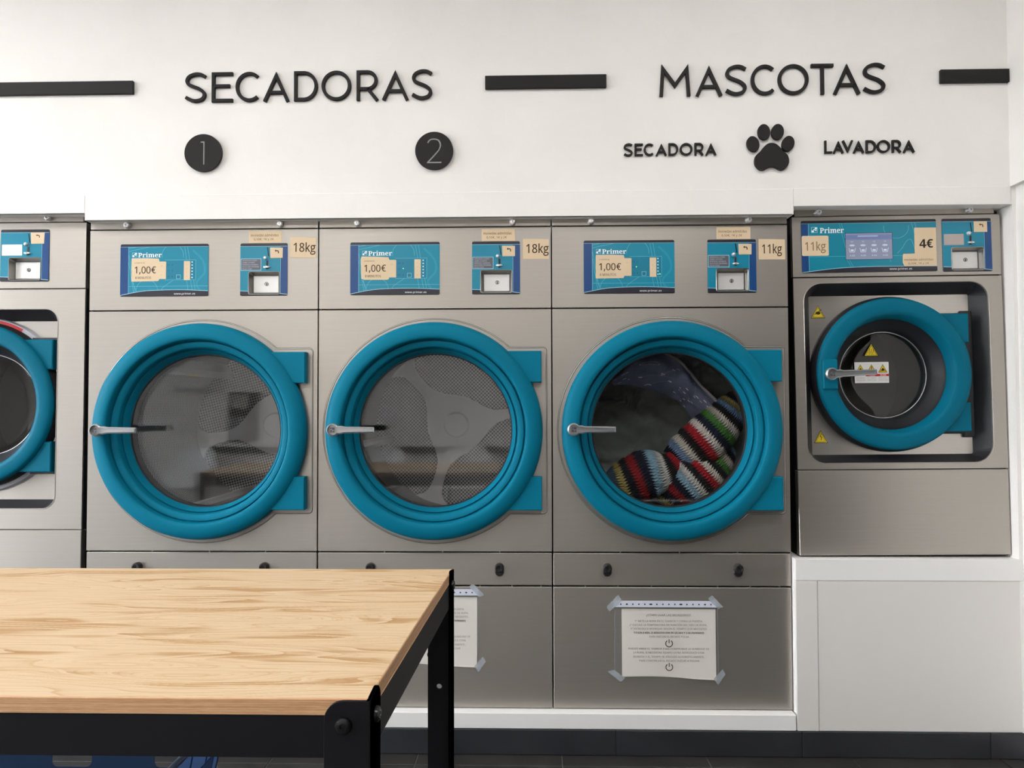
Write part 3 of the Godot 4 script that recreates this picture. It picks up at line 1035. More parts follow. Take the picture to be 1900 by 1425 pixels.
func make_dryer() -> Node3D:
	var root := thing("tumble_dryer", "", "dryer", Vector3(0, BASE, 0), "row of three stainless tumble dryers")
	var Y := -BASE
	var cx := W / 2
	var cy := 1.0362
	var g := .0022
	var mb := MB.new().at(0, Y, 0)
	# carcass: a box open at the front where the drum is
	for b in [[.004, BASE, .012, 1.737], [W - .012, BASE, W - .004, 1.737]]:
		mb.box(Vector3(b[0], b[1], -.95), Vector3(b[2], b[3], -.004))
	mb.box(Vector3(.004, BASE, -.95), Vector3(W - .004, BASE + .01, -.004))
	mb.box(Vector3(.004, 1.728, -.95), Vector3(W - .004, 1.737, -.004))
	mb.box(Vector3(.004, BASE, -.95), Vector3(W - .004, 1.737, -.94))
	mb.box(Vector3(.004, 1.42, -.07), Vector3(W - .004, 1.73, -.024))
	mb.box(Vector3(.004, BASE, -.07), Vector3(W - .004, .645, -.024))
	part("body", mb, M.carcass, root)
	# top strip with its two locks
	mb = MB.new().at(0, Y, 0)
	mb.box(Vector3(g, 1.7122, -.02), Vector3(W - g, 1.7372, -.001), .001)
	var strip := part("top_strip", mb, M.steel, root)
	for x in [.1305, .6473]:
		mb = lock_mesh()
		var l := part("lock", mb, M.chrome, strip)
		l.position = Vector3(x, 1.7247 + Y, -.001)
		l.rotation.z = .5 if x < .3 else -.4
		mb = MB.new()
		mb.box(Vector3(-.001, -.003, .0175), Vector3(.001, .0026, .0185))
		# keyhole of the lock belongs to the strip's own level
		mb.xf = Transform3D()
		var kh := part("keyhole", mb, M.black, strip)
		kh.position = l.position
	# control fascia
	mb = MB.new().at(0, Y, 0)
	mb.holed(rect(g, 1.4405, W - g, 1.7078), rrect(.541, 1.488, .646, 1.564, .006, 4), .59, -.02, 0)
	var fas := part("control_fascia", mb, M.steel, root)
	mb = control_print()
	var cp := part("control_panel", mb, M.print, fas, "teal control panel with white print")
	cp.position.y = Y
	var kx := [.5123, 1.4855, .6710, 1.6615]
	# coin plate with an opening for the tray
	var cpl := coin_print(kx[0], kx[1], kx[2], kx[3], 0)
	var coin := coin_plate(cpl, kx, fas)
	coin.position.y = Y
	# door panel with a round opening and an embossed outline
	mb = MB.new().at(0, Y, 0)
	mb.holed(rect(g, .640, W - g, 1.4355), ring(cx, cy, .30, .30, 72), cx, -.02, 0)
	var pan := part("door_panel", mb, M.steel, root)
	var out := arc(cx, cy, .3685, .3685, 47.5, 312.5, 80)
	out.append_array(PackedVector2Array([Vector2(.628, .7645)]))
	out.append_array(arc(.7445, .7765, .012, .012, -90, 0, 5))
	out.append_array(arc(.7445, 1.2965, .012, .012, 0, 90, 5))
	out.append(Vector2(.628, 1.3085))
	mb = MB.new().at(0, Y, 0)
	var pts := []
	for p in out:
		pts.append(Vector3(p.x, p.y, -.0008))
	mb.tube(pts, .0024, 8, true)
	part("embossed_outline", mb, M.steel, pan)
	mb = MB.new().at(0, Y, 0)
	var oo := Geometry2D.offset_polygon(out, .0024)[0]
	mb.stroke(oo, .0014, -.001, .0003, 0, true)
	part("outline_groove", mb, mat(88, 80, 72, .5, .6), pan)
	# lint drawer and lower panel
	mb = MB.new().at(0, Y, 0)
	mb.box(Vector3(g, .5300, -.02), Vector3(W - g, .6345, 0), .0016)
	var lint := part("lint_drawer", mb, M.steel, root)
	for x in [.1775, .6010]:
		mb = MB.new()
		mb.prism(rrect(-.0145, -.027, .0145, .0155, .0142, 8), 0, .008, .002)
		mb.lathe([Vector2(.0, .016), Vector2(.003, .016), Vector2(.0034, .019), Vector2(.0085, .0195), Vector2(.0095, .021), Vector2(.0125, .0205), Vector2(.0145, .017), Vector2(.0148, .006)], 28, 0, .001, true)
		mb.box(Vector3(-.012, -.021, .007), Vector3(.012, -.018, .0105), .001)
		var l := part("latch", mb, M.black, lint)
		l.position = Vector3(x, .5875 + Y, 0)
	mb = MB.new().at(0, Y, 0)
	mb.box(Vector3(g, BASE + .002, -.02), Vector3(W - g, .5245, 0), .0016)
	part("lower_panel", mb, M.steel, root)
	# small clips seen in the joints
	mb = MB.new().at(0, Y, 0)
	for x in [.105, .212, .32, .43, .535, .64, .735]:
		mb.box(Vector3(x, .5245, -.012), Vector3(x + .0035, .530, -.004))
	for x in [.22, .412, .6]:
		mb.box(Vector3(x, .6345, -.012), Vector3(x + .0035, .640, -.004))
	part("joint_clip", mb, M.cast, root).set_meta("kind", "stuff")
	# door
	mb = MB.new().at(cx, cy + Y, 0)
	var prof := [Vector2(.340, .001), Vector2(.353, .003), Vector2(.356, .012), Vector2(.3563, .021), Vector2(.3545, .031), Vector2(.349, .039), Vector2(.340, .0445), Vector2(.328, .048), Vector2(.315, .0495), Vector2(.306, .0485), Vector2(.3025, .046), Vector2(.3010, .042), Vector2(.3000, .024), Vector2(.2990, .0195), Vector2(.2972, .0188), Vector2(.2958, .0215), Vector2(.2945, .0252), Vector2(.2915, .0258), Vector2(.279, .0215), Vector2(.2758, .0190), Vector2(.2745, .0145), Vector2(.2740, -.002), Vector2(.2732, -.0055), Vector2(.2715, -.006), Vector2(.2700, -.0025), Vector2(.2680, -.001), Vector2(.2560, -.026), Vector2(.2560, -.034), Vector2(.300, -.034), Vector2(.320, -.012)]
	mb.lathe(prof, 128, 0, 0, true)
	var door := part("door", mb, M.teal, root)
	mb = MB.new().at(cx, cy + Y, 0)
	for z: float in [-.030, -.062]:
		mb.cap(ring(0, 0, .2555, .2555, 72), z)
	part("door_glass", mb, M.glass, door)
	mb = MB.new().at(cx, cy + Y, 0)
	mb.lathe([Vector2(.2566, -.0262), Vector2(.2540, -.0262), Vector2(.2520, -.0290), Vector2(.2522, -.033)], 96, 0, 0, true)
	mb.lathe([Vector2(.2560, -.034), Vector2(.2560, -.075), Vector2(.262, -.078)], 72, 0, 0, false)
	part("glass_gasket", mb, M.rubber, door)
	mb = handle_mesh(.134, .0205, .0205, .062)
	var hd := part("handle", mb, M.cast, door)
	hd.position = Vector3(.0675, 1.0405 + Y, 0)
	# etched square mark on the boss
	mb = MB.new()
	mb.paint(70, 70, 74)
	mb.stroke(rect(-.0075, -.0075, .0075, .0075), .0012, .0762, .0764, 0, true)
	for q in [[-.006, -.0065, -.0005, 0], [0, .001, .0065, .0065], [.0015, -.0065, .006, -.002], [-.0055, .0025, -.0015, .0062]]:
		mb.cap(rect(q[0], q[1], q[2], q[3]), .0764)
	var mark := part("handle_mark", mb, M.print, door)
	mark.position = hd.position
	for q in [[1.1932, 1.2955], [.7785, .8865]]:
		mb = MB.new().at(0, Y, 0)
		var hp := PackedVector2Array([Vector2(.600, q[1]), Vector2(.655, q[0]), Vector2(.7405, q[0]), Vector2(.7405, q[1])])
		if q[0] < 1.0:
			hp = PackedVector2Array([Vector2(.655, q[1]), Vector2(.600, q[0]), Vector2(.7405, q[0]), Vector2(.7405, q[1])])
		mb.prism(hp, .0015, .034, .0022)
		part("hinge", mb, M.teal, door)
	# drum behind the glass
	mb = MB.new().at(cx, cy + Y, 0)
	var zf := -.10
	var zb := -.76
	var R := .345
	var seg := 96
	for s in seg:
		for q in 1:
			var t0 := TAU * s / seg
			var t1 := TAU * (s + 1) / seg
			var e0 := Vector3(cos(t0), sin(t0), 0)
			var e1 := Vector3(cos(t1), sin(t1), 0)
			var a := e0 * R + Vector3(0, 0, zf)
			var b := e1 * R + Vector3(0, 0, zf)
			var c2 := e1 * R + Vector3(0, 0, zb)
			var d := e0 * R + Vector3(0, 0, zb)
			var u0 := float(s) / seg
			var u1 := float(s + 1) / seg
			mb.tri(a, b, c2, -e0, -e1, -e1, Vector2(u0, 0), Vector2(u1, 0), Vector2(u1, 1))
			mb.tri(a, c2, d, -e0, -e1, -e0, Vector2(u0, 0), Vector2(u1, 1), Vector2(u0, 1))
	var drum := part("drum", mb, M.drum, root)
	mb = MB.new().at(cx, cy + Y, 0)
	mb.lathe([Vector2(.262, -.078), Vector2(.275, -.098), Vector2(.345, zf)], 72, 0, 0, true)
	part("drum_collar", mb, M.drum_plain, drum)
	mb = MB.new().at(cx, cy + Y, 0)
	mb.cap(ring(0, 0, R, R, 72), zb + .001)
	part("drum_back", mb, M.drum_back, drum)
	mb = MB.new().at(cx, cy + Y, zb)
	var star := []
	for i in 3:
		var a := deg_to_rad(12.0 + 120.0 * i)
		var e := Vector2(cos(a), sin(a))
		var f := Vector2(-e.y, e.x)
		star.append_array([e * .30 - f * .03, e * .345 - f * .075, e * .345 + f * .075, e * .30 + f * .03, e * .17 + f * .028])
		var a2 := a + deg_to_rad(60)
		star.append(Vector2(cos(a2), sin(a2)) * .125)
		var e3 := Vector2(cos(a + TAU / 3), sin(a + TAU / 3))
		star.append(e3 * .17 - Vector2(-e3.y, e3.x) * .028)
	mb.prism(smooth(star, true, 3), .002, .022)
	mb.prism(ring(0, 0, .055, .055, 32), .02, .034, .008)
	part("drum_spider", mb, M.hub, drum)
	for i in 3:
		mb = MB.new()
		mb.xf = Transform3D(Basis(Vector3.BACK, deg_to_rad(72.0 + 120.0 * i)), Vector3(cx, cy + Y, 0))
		mb.box(Vector3(R - .075, -.018, zb + .03), Vector3(R, .018, zf - .03), .012)
		part("drum_paddle", mb, M.drum_plain, drum)
	return root

func coin_plate(mb: MB, k: Array, parent: Node3D) -> MeshInstance3D:
	# cuts the tray's opening out of a printed plate: drops what lies inside it
	var ax: float = k[0] + (k[2] - k[0]) * .18 + .0012
	var bx: float = k[0] + (k[2] - k[0]) * .835 - .0012
	var ay: float = k[1] + (k[3] - k[1]) * .025 + .0012
	var by: float = k[1] + (k[3] - k[1]) * .455 - .0012
	var o := MB.new()
	for i in range(0, mb.v.size(), 3):
		var poly := PackedVector2Array()
		for j in 3:
			poly.append(Vector2(mb.v[i + j].x, mb.v[i + j].y))
		o.col = mb.c[i]
		var z := mb.v[i].z
		if mb.n[i].z < .9 or absf(mb.v[i + 1].z - z) > 1e-5:
			o.tri(mb.v[i], mb.v[i + 1], mb.v[i + 2], mb.n[i], mb.n[i + 1], mb.n[i + 2])
			continue
		var tri := Rect2(poly[0], Vector2.ZERO).expand(poly[1]).expand(poly[2])
		if tri.end.x < ax or tri.position.x > bx or tri.end.y < ay or tri.position.y > by:
			o.tri(mb.v[i], mb.v[i + 1], mb.v[i + 2], mb.n[i], mb.n[i + 1], mb.n[i + 2])
			continue
		for side in [rect(-9, -9, ax, 9), rect(bx, -9, 9, 9), rect(ax, -9, bx, ay), rect(ax, by, bx, 9)]:
			for p in Geometry2D.intersect_polygons(poly, side):
				o.cap(p, z)
	var m := part("coin_panel", o, M.print, parent, "teal coin panel with slot and steel return tray")
	coin_parts(m, k[0], k[1], k[2], k[3], true)
	return m

func dryers() -> void:
	var first := make_dryer()
	var all := [first]
	for k in [1, 2]:
		var c: Node3D = first.duplicate()
		c.name = numbered("tumble_dryer")
		add_child(c)
		c.position = Vector3(k * W, BASE, 0)
		all.append(c)
	first.set_meta("label", "leftmost of the three teal-doored dryers, its glass reflecting the room")
	all[1].set_meta("label", "middle teal-doored dryer with an empty perforated drum behind the glass")
	all[2].set_meta("label", "teal-doored dryer with striped knitted laundry behind its glass")
	# the first drum has stopped at another angle
	var drum: Node3D = first.get_node("drum")
	var pc := Vector3(W / 2, 1.0362 - BASE, 0)
	drum.transform = Transform3D(Basis(Vector3.BACK, 1.05), pc - Basis(Vector3.BACK, 1.05) * pc)
	for q in [[1, .2835, 1.5732], [2, .2795, 1.5732], [2, .3562, 1.5490]]:
		var mb := MB.new()
		mb.at(q[1], q[2] - BASE, .0024)
		mb.lathe([Vector2(0, .0016), Vector2(.0014, .0012), Vector2(.002, .0)], 12, 0, 0, true)
		var led := mat(120, 255, 150, .3)
		led.emission_enabled = true
		led.emission = Color8(120, 255, 120)
		led.emission_energy_multiplier = .9
		part("indicator_light", mb, led, all[q[0]].get_node("control_fascia"), "small lit green light")


# ------------------------------------------------------------------ paper labels and notices
func label_base(mb: MB, poly: PackedVector2Array) -> void:
	mb.paint(218, 195, 162)
	mb.prism(poly, 0.0, .0006, .0002)

func ink(mb: MB, s: String, x0: float, y0: float, x1: float, y1: float, font: Font = null, r := 66, g := 44, b := 28) -> void:
	mb.paint(r, g, b)
	mb.text(s, font if font else sans, Vector2(x0, y0), Vector2(x1, y1), .0009)

func arrow(mb: MB, cx: float, cy: float, s: float) -> void:
	mb.paint(60, 40, 24)
	mb.stroke(PackedVector2Array([Vector2(cx + s * .8, cy - s), Vector2(cx + s * .8, cy - s * .1), Vector2(cx + s * .5, cy + s * .3), Vector2(cx - s * .5, cy + s * .3)]), s * .45, .0007, .0009)
	mb.cap(PackedVector2Array([Vector2(cx - s * 1.05, cy + s * .3), Vector2(cx - s * .3, cy + s * .95), Vector2(cx - s * .3, cy - s * .35)]), .0010)

func labels() -> void:
	var which := ["leftmost dryer", "middle dryer", "rightmost dryer"]
	var up := .0022
	for k in 3:
		var X := k * W
		var jig: float = [0.0, .004, -.002][k]
		# price
		var mb := MB.new()
		var p := PackedVector2Array([Vector2(0, .001), Vector2(.004, 0), Vector2(.090, .001), Vector2(.094, .006), Vector2(.0945, .070), Vector2(.092, .077), Vector2(.05, .0785), Vector2(.001, .0785), Vector2(0, .07)])
		if k == 1:
			p = PackedVector2Array([Vector2(.001, .004), Vector2(.012, .0005), Vector2(.05, 0), Vector2(.088, .0), Vector2(.0935, .003), Vector2(.0945, .066), Vector2(.0915, .0755), Vector2(.05, .0775), Vector2(.002, .0785), Vector2(-.001, .07)])
		label_base(mb, p)
		ink(mb, "A PARTIR DE", .0105, .0605, .0455, .0645, null, 120, 96, 74)
		ink(mb, "1,00€", .0110, .0235, .0835, .0505, medium)
		ink(mb, "8 MINUTOS", .0135, .0085, .0670, .0165, null, 96, 72, 52)
		var o := single("price_label", mb, M.paper, "tan 1,00€ 8 MINUTOS label on the %s" % which[k], "label", "price labels on the dryers")
		o.position = Vector3(X + .1447 - jig * .5, 1.5354 + jig * .1, up)
		# two tan strips over the printed keys
		mb = MB.new()
		label_base(mb, rrect(0, 0, .0245, .0585, .0015, 3))
		ink(mb, "3 C", .006, .012, .012, .015, null, 190, 160, 124)
		ink(mb, "MIN", .006, .042, .014, .045, null, 190, 160, 124)
		o = single("key_label", mb, M.paper, "narrow tan strip touching the price label on the %s" % which[k], "label", "tan strips over the printed keys")
		o.position = Vector3(X + .2378 - jig * .5, 1.5435, up + .0002)
		mb = MB.new()
		label_base(mb, rrect(0, 0, .0215, .0640, .0012, 3))
		for i in 4:
			ink(mb, ["R", "F", "M", "T"][i], .0085, .010 + i * .0135, .0115, .014 + i * .0135, null, 196, 166, 130)
		o = single("key_label", mb, M.paper, "tan strip beside the six marks on the %s" % which[k], "label", "tan strips over the printed keys")
		o.position = Vector3(X + .3222 - jig * .4, 1.5394, up + .0002)
		# accepted coins
		mb = MB.new()
		label_base(mb, rect(0, 0, .1108, .0405))
		ink(mb, "monedas admitidas", .0065, .0215, .0995, .0305, null, 96, 70, 50)
		ink(mb, "0,50€, 1€ y 2€", .0165, .0065, .0835, .0160, null, 96, 70, 50)
		o = single("coin_label", mb, M.paper, "tan monedas admitidas label above the coin panel of the %s" % which[k], "label", "accepted coins labels")
		o.position = Vector3(X + [.5405, .5440, .5425][k], [1.6625, 1.6625, 1.6625][k], .0001)
		# arrow
		mb = MB.new()
		label_base(mb, PackedVector2Array([Vector2(.0012, 0), Vector2(.0425, .0002), Vector2(.0428, .0348), Vector2(-.0002, .0352)]))
		arrow(mb, .0225, .0225, .0068)
		o = single("arrow_label", mb, M.paper, "small tan label with a bent arrow on the coin panel of the %s" % which[k], "label", "bent arrow labels")
		o.position = Vector3(X + .6128 - jig * .2, 1.6112, up + .0002)
		# load
		mb = MB.new()
		var kg: Array = [[.0862, .070], [.0858, .068], [.0862, .0680]][k]
		label_base(mb, PackedVector2Array([Vector2(0, .0005), Vector2(kg[0], 0), Vector2(kg[0] - .0005, kg[1] - .002), Vector2(kg[0] * .5, kg[1] - .0005), Vector2(0, kg[1])]))
		var s: String = ["18kg", "18kg", "11kg"][k]
		ink(mb, s, .0108, .0105, .0852 if k < 2 else .0755, .0520, medium)
		o = single("load_label", mb, M.paper, "square tan label reading %s at the top right of the %s" % [s, which[k]], "label", "load labels on the dryers")
		o.position = Vector3(X + [.6795, .6810, .6800][k], [1.6120, 1.6015, 1.5940][k], .0001)
		o.rotation.z = [-.012, 0.0, .004][k]

func notice(X: float, Y: float, label: String) -> void:
	# an instruction sheet in a punched plastic sleeve, held by four bits of tape; origin at the sheet's lower left corner
	var root := thing("instruction_notice", label, "notice", Vector3(X, Y, .0002), "taped instruction notices")
	var sw := .3035
	var sh := .2175
	var mb := MB.new()
	# sheet with a slightly wavy lower edge
	mb.paint(232, 226, 216)
	var rows := []
	for i in 9:
		var line := PackedVector3Array()
		for j in 17:
			var fx := j / 16.0
			var fy := i / 8.0
			var bow := (1.0 - fy) * (1.0 - fy)
			line.append(Vector3(fx * sw, fy * sh + bow * (.003 * sin(fx * 5.0) - .006 * fx), .0012 + bow * .004 * (0.5 + .5 * sin(fx * 7.0 + 1.2))))
		rows.append(line)
	mb.grid(rows)
	mb.paint(70, 66, 64)
	var L := ["¿CÓMO USAR LAS SECADORAS?", "1º METE LA ROPA EN EL TAMBOR Y CIERRA LA PUERTA.", "2º ESCOGE LA TEMPERATURA EN FUNCIÓN DEL TIPO DE ROPA.", "3º INTRODUCE MONEDAS SEGÚN EL TIEMPO QUE NECESITES.", "1 € SON 8 MIN. (5 MINUTOS SON DE SECADO Y 3 DE ENFRIADO)", "PARA INICIAR EL SECADO PULSA", "", "PUEDES ABRIR EL TAMBOR PARA COMPROBAR LA HUMEDAD DE", "LA ROPA, SI NECESITAS TIEMPO EXTRA INTRODUCE OTRA", "MONEDA Y EL TIEMPO SE AÑADIRÁ AUTOMÁTICAMENTE.", "PARA CONTINUAR EL SECADO VUELVE A PULSAR"]
	var span := [[.262, .735], [.14, .862], [.082, .908], [.093, .91], [.128, .875], [.295, .715], [0, 0], [.07, .928], [.122, .878], [.12, .875], [.182, .822]]
	var yy := [.912, .822, .765, .709, .650, .592, 0.0, .413, .357, .299, .241]
	for i in L.size():
		if L[i] == "":
			continue
		var hh := .0066 if i == 0 else .0060
		if i == 4:
			mb.paint(62, 58, 56)
		elif i == 0:
			mb.paint(84, 80, 78)
		else:
			mb.paint(128, 122, 118)
		var yc: float = yy[i] * sh
		mb.text(L[i], bold if i == 4 else sans, Vector2(span[i][0] * sw, yc - hh / 2), Vector2(span[i][1] * sw, yc + hh / 2), .0058 if i > 8 else .0030, true)
	mb.paint(30, 28, 28)
	for y in [.495, .146]:
		mb.stroke(arc(.502 * sw, y * sh, .0108, .0108, 125, 415, 30), .0028, .0056, .0058)
		mb.stroke(PackedVector2Array([Vector2(.502 * sw, y * sh + .001), Vector2(.502 * sw, y * sh + .0135)]), .0026, .0056, .0058)
	part("sheet", mb, M.paper, root)
	mb = MB.new()
	mb.prism(rect(-.0235, -.001, .3095, .2265), .0075, .0078)
	part("plastic_sleeve", mb, M.sleeve, root)
	mb = MB.new()
	mb.paint(150, 152, 156)
	mb.stroke(PackedVector2Array([Vector2(-.0232, .225), Vector2(-.0236, .0), Vector2(-.0236, -.0005)]), .0011, .0078, .0081)
	mb.stroke(PackedVector2Array([Vector2(.3090, .225), Vector2(.3092, .0)]), .0011, .0078, .0081)
	part("sleeve_seam", mb, M.paper, root).set_meta("kind", "stuff")
	mb = MB.new()
	mb.paint(204, 208, 220)
	mb.prism(rect(-.0265, .2245, .3095, .2450), .0065, .0082, .0003)
	mb.paint(52, 52, 58)
	for i in 16:
		var x := -.0265 + .336 * (.07 + i * .0577)
		var wide: float = .0055 if i in [5, 10] else .0036 if i in [1, 14] else .0024
		mb.cap(ring(x, .2342, wide, .0026, 12), .0085)
	part("punched_strip", mb, M.paper, root)
	for q in [[[-.0495, .2255], [-.0115, .2645], [.0005, .2480], [-.0405, .2090]], [[.2775, .2535], [.2915, .2640], [.3275, .2265], [.3110, .2200]], [[-.0480, .0180], [-.0250, .0225], [.0095, -.0035], [-.0055, -.0155]], [[.2945, -.0035], [.3230, .0270], [.3320, .0115], [.3080, -.0235]]]:
		var p := PackedVector2Array()
		for e in q:
			p.append(Vector2(e[0], e[1]))
		mb = MB.new()
		mb.prism(p, .0088, .0091)
		part("tape", mb, M.tape, root)


# ------------------------------------------------------------------ washers
func warn_triangle(mb: MB, cx: float, cy: float, w: float, h: float, z: float) -> void:
	mb.paint(40, 36, 20)
	mb.cap(PackedVector2Array([Vector2(cx - w / 2, cy - h / 2), Vector2(cx + w / 2, cy - h / 2), Vector2(cx, cy + h / 2)]), z)
	mb.paint(236, 206, 40)
	mb.cap(PackedVector2Array([Vector2(cx - w * .44, cy - h * .455), Vector2(cx + w * .44, cy - h * .455), Vector2(cx, cy + h * .43)]), z + .0002)
	mb.paint(60, 54, 20)
	mb.stroke(PackedVector2Array([Vector2(cx - w * .36, cy - h * .41), Vector2(cx + w * .36, cy - h * .41), Vector2(cx, cy + h * .33)]), w * .022, z + .0003, z + .0004, 0, true)

func washer_door(root: Node3D, cx: float, cy: float, R: float, rin: float, zo: float) -> MeshInstance3D:
	var mb := MB.new().at(cx, cy, zo)
	mb.lathe([Vector2(R - .004, -.02), Vector2(R, -.012), Vector2(R, -.006), Vector2(R - .003, .002), Vector2(R - .010, .006), Vector2(R - .022, .008), Vector2(rin + .016, .0085), Vector2(rin + .006, .007), Vector2(rin, .002), Vector2(rin - .010, -.036)], 112, 0, 0, true)
	var door := part("door", mb, M.teal_dark, root)
	mb = MB.new().at(cx, cy, zo)
	mb.lathe([Vector2(R - .012, -.064), Vector2(R + .006, -.062), Vector2(R + .008, -.045), Vector2(R + .007, -.03), Vector2(R - .002, -.018)], 96, 0, 0, true)
	mb.lathe([Vector2(rin - .010, -.034), Vector2(rin - .016, -.046), Vector2(rin - .036, -.062), Vector2(rin - .045, -.082), Vector2(rin - .045, -.094)], 96, 0, 0, true)
	part("door_seal", mb, M.rubber, door)
	mb = MB.new().at(cx, cy, zo)
	mb.lathe([Vector2(rin - .0445, -.092), Vector2(rin - .050, -.086), Vector2(rin - .054, -.084), Vector2(rin - .10, -.089), Vector2(rin - .15, -.092), Vector2(.0, -.094)], 72, 0, 0, true)
	part("door_glass", mb, M.smoked, door)
	mb = MB.new().at(cx, cy, zo)
	var pts := []
	for i in 72:
		pts.append(Vector3(cos(TAU * i / 72) * (rin - .048), sin(TAU * i / 72) * (rin - .048), -.087))
	mb.tube(pts, .0022, 6, true)
	part("glass_rim", mb, M.cast, door)
	mb = MB.new().at(cx, cy, zo)
	mb.lathe([Vector2(rin - .03, -.14), Vector2(rin + .05, -.145), Vector2(rin + .05, -.50), Vector2(.0, -.51)], 72, 0, 0, true)
	mb.lathe([Vector2(rin - .04, -.094), Vector2(rin - .03, -.14)], 72, 0, 0, true)
	part("drum", mb, mat(150, 148, 145, .45, .25), root)
	return door

func washer_shell(root: Node3D, x0: float, x1: float, rows: Array, rec: Array, cx: float) -> void:
	# rows: y of foot, lower joint, control joint, control top, strip top; rec: recess outline x0, y0, x1, y1, radius, depth
	var g := .0012
	var mb := MB.new()
	for b in [[x0 + .004, x0 + .012], [x1 - .012, x1 - .004]]:
		mb.box(Vector3(b[0], rows[0], -.85), Vector3(b[1], rows[4] - .02, -.01))
	mb.box(Vector3(x0 + .004, rows[0], -.85), Vector3(x1 - .004, rows[4] - .02, -.84))
	mb.box(Vector3(x0 + .004, rows[4] - .03, -.85), Vector3(x1 - .004, rows[4] - .02, -.01))
	mb.box(Vector3(x0 + .004, rows[0], -.85), Vector3(x1 - .004, rows[0] + .01, -.01))
	mb.box(Vector3(x0 + .004, rows[1] - .02, -.012), Vector3(x1 - .004, rows[1] + .006, -.009))
	mb.box(Vector3(x0 + .004, rows[2] - .006, -.012), Vector3(x1 - .004, rows[2] + .006, -.009))
	part("body", mb, M.carcass, root)
	mb = MB.new()
	mb.box(Vector3(x0 + g, rows[0] + .003, -.03), Vector3(x1 - g, rows[1] - .0022, 0), .0015)
	part("lower_panel", mb, M.steel, root)
	mb = MB.new()
	var hole := rrect(rec[0], rec[1], rec[2], rec[3], rec[4], 8)
	mb.holed(rect(x0 + g, rows[1] + .0012, x1 - g, rows[2] - .0022), hole, cx, -.008, 0)
	mb.stroke(Geometry2D.offset_polygon(hole, -.0012)[0], .0026, -.006, .0014, .0008, true)
	part("front_panel", mb, M.steel, root)
	# black recess wall round the door
	mb = MB.new()
	var dz: float = rec[5]
	var k := hole.size()
	var inn := rrect(rec[0] + .038, rec[1] + .026, rec[2] - .036, rec[3] - .036, .006, 8)
	for i in k:
		var j := (i + 1) % k
		var mid := Vector2((rec[0] + rec[2]) / 2, (rec[1] + rec[3]) / 2)
		var dir := Vector3(mid.x - hole[i].x, mid.y - hole[i].y, .02)
		mb.quad(Vector3(hole[i].x, hole[i].y, -.004), Vector3(hole[j].x, hole[j].y, -.004), Vector3(inn[j].x, inn[j].y, -dz), Vector3(inn[i].x, inn[i].y, -dz), dir)
	part("recess_wall", mb, M.rubber, root)

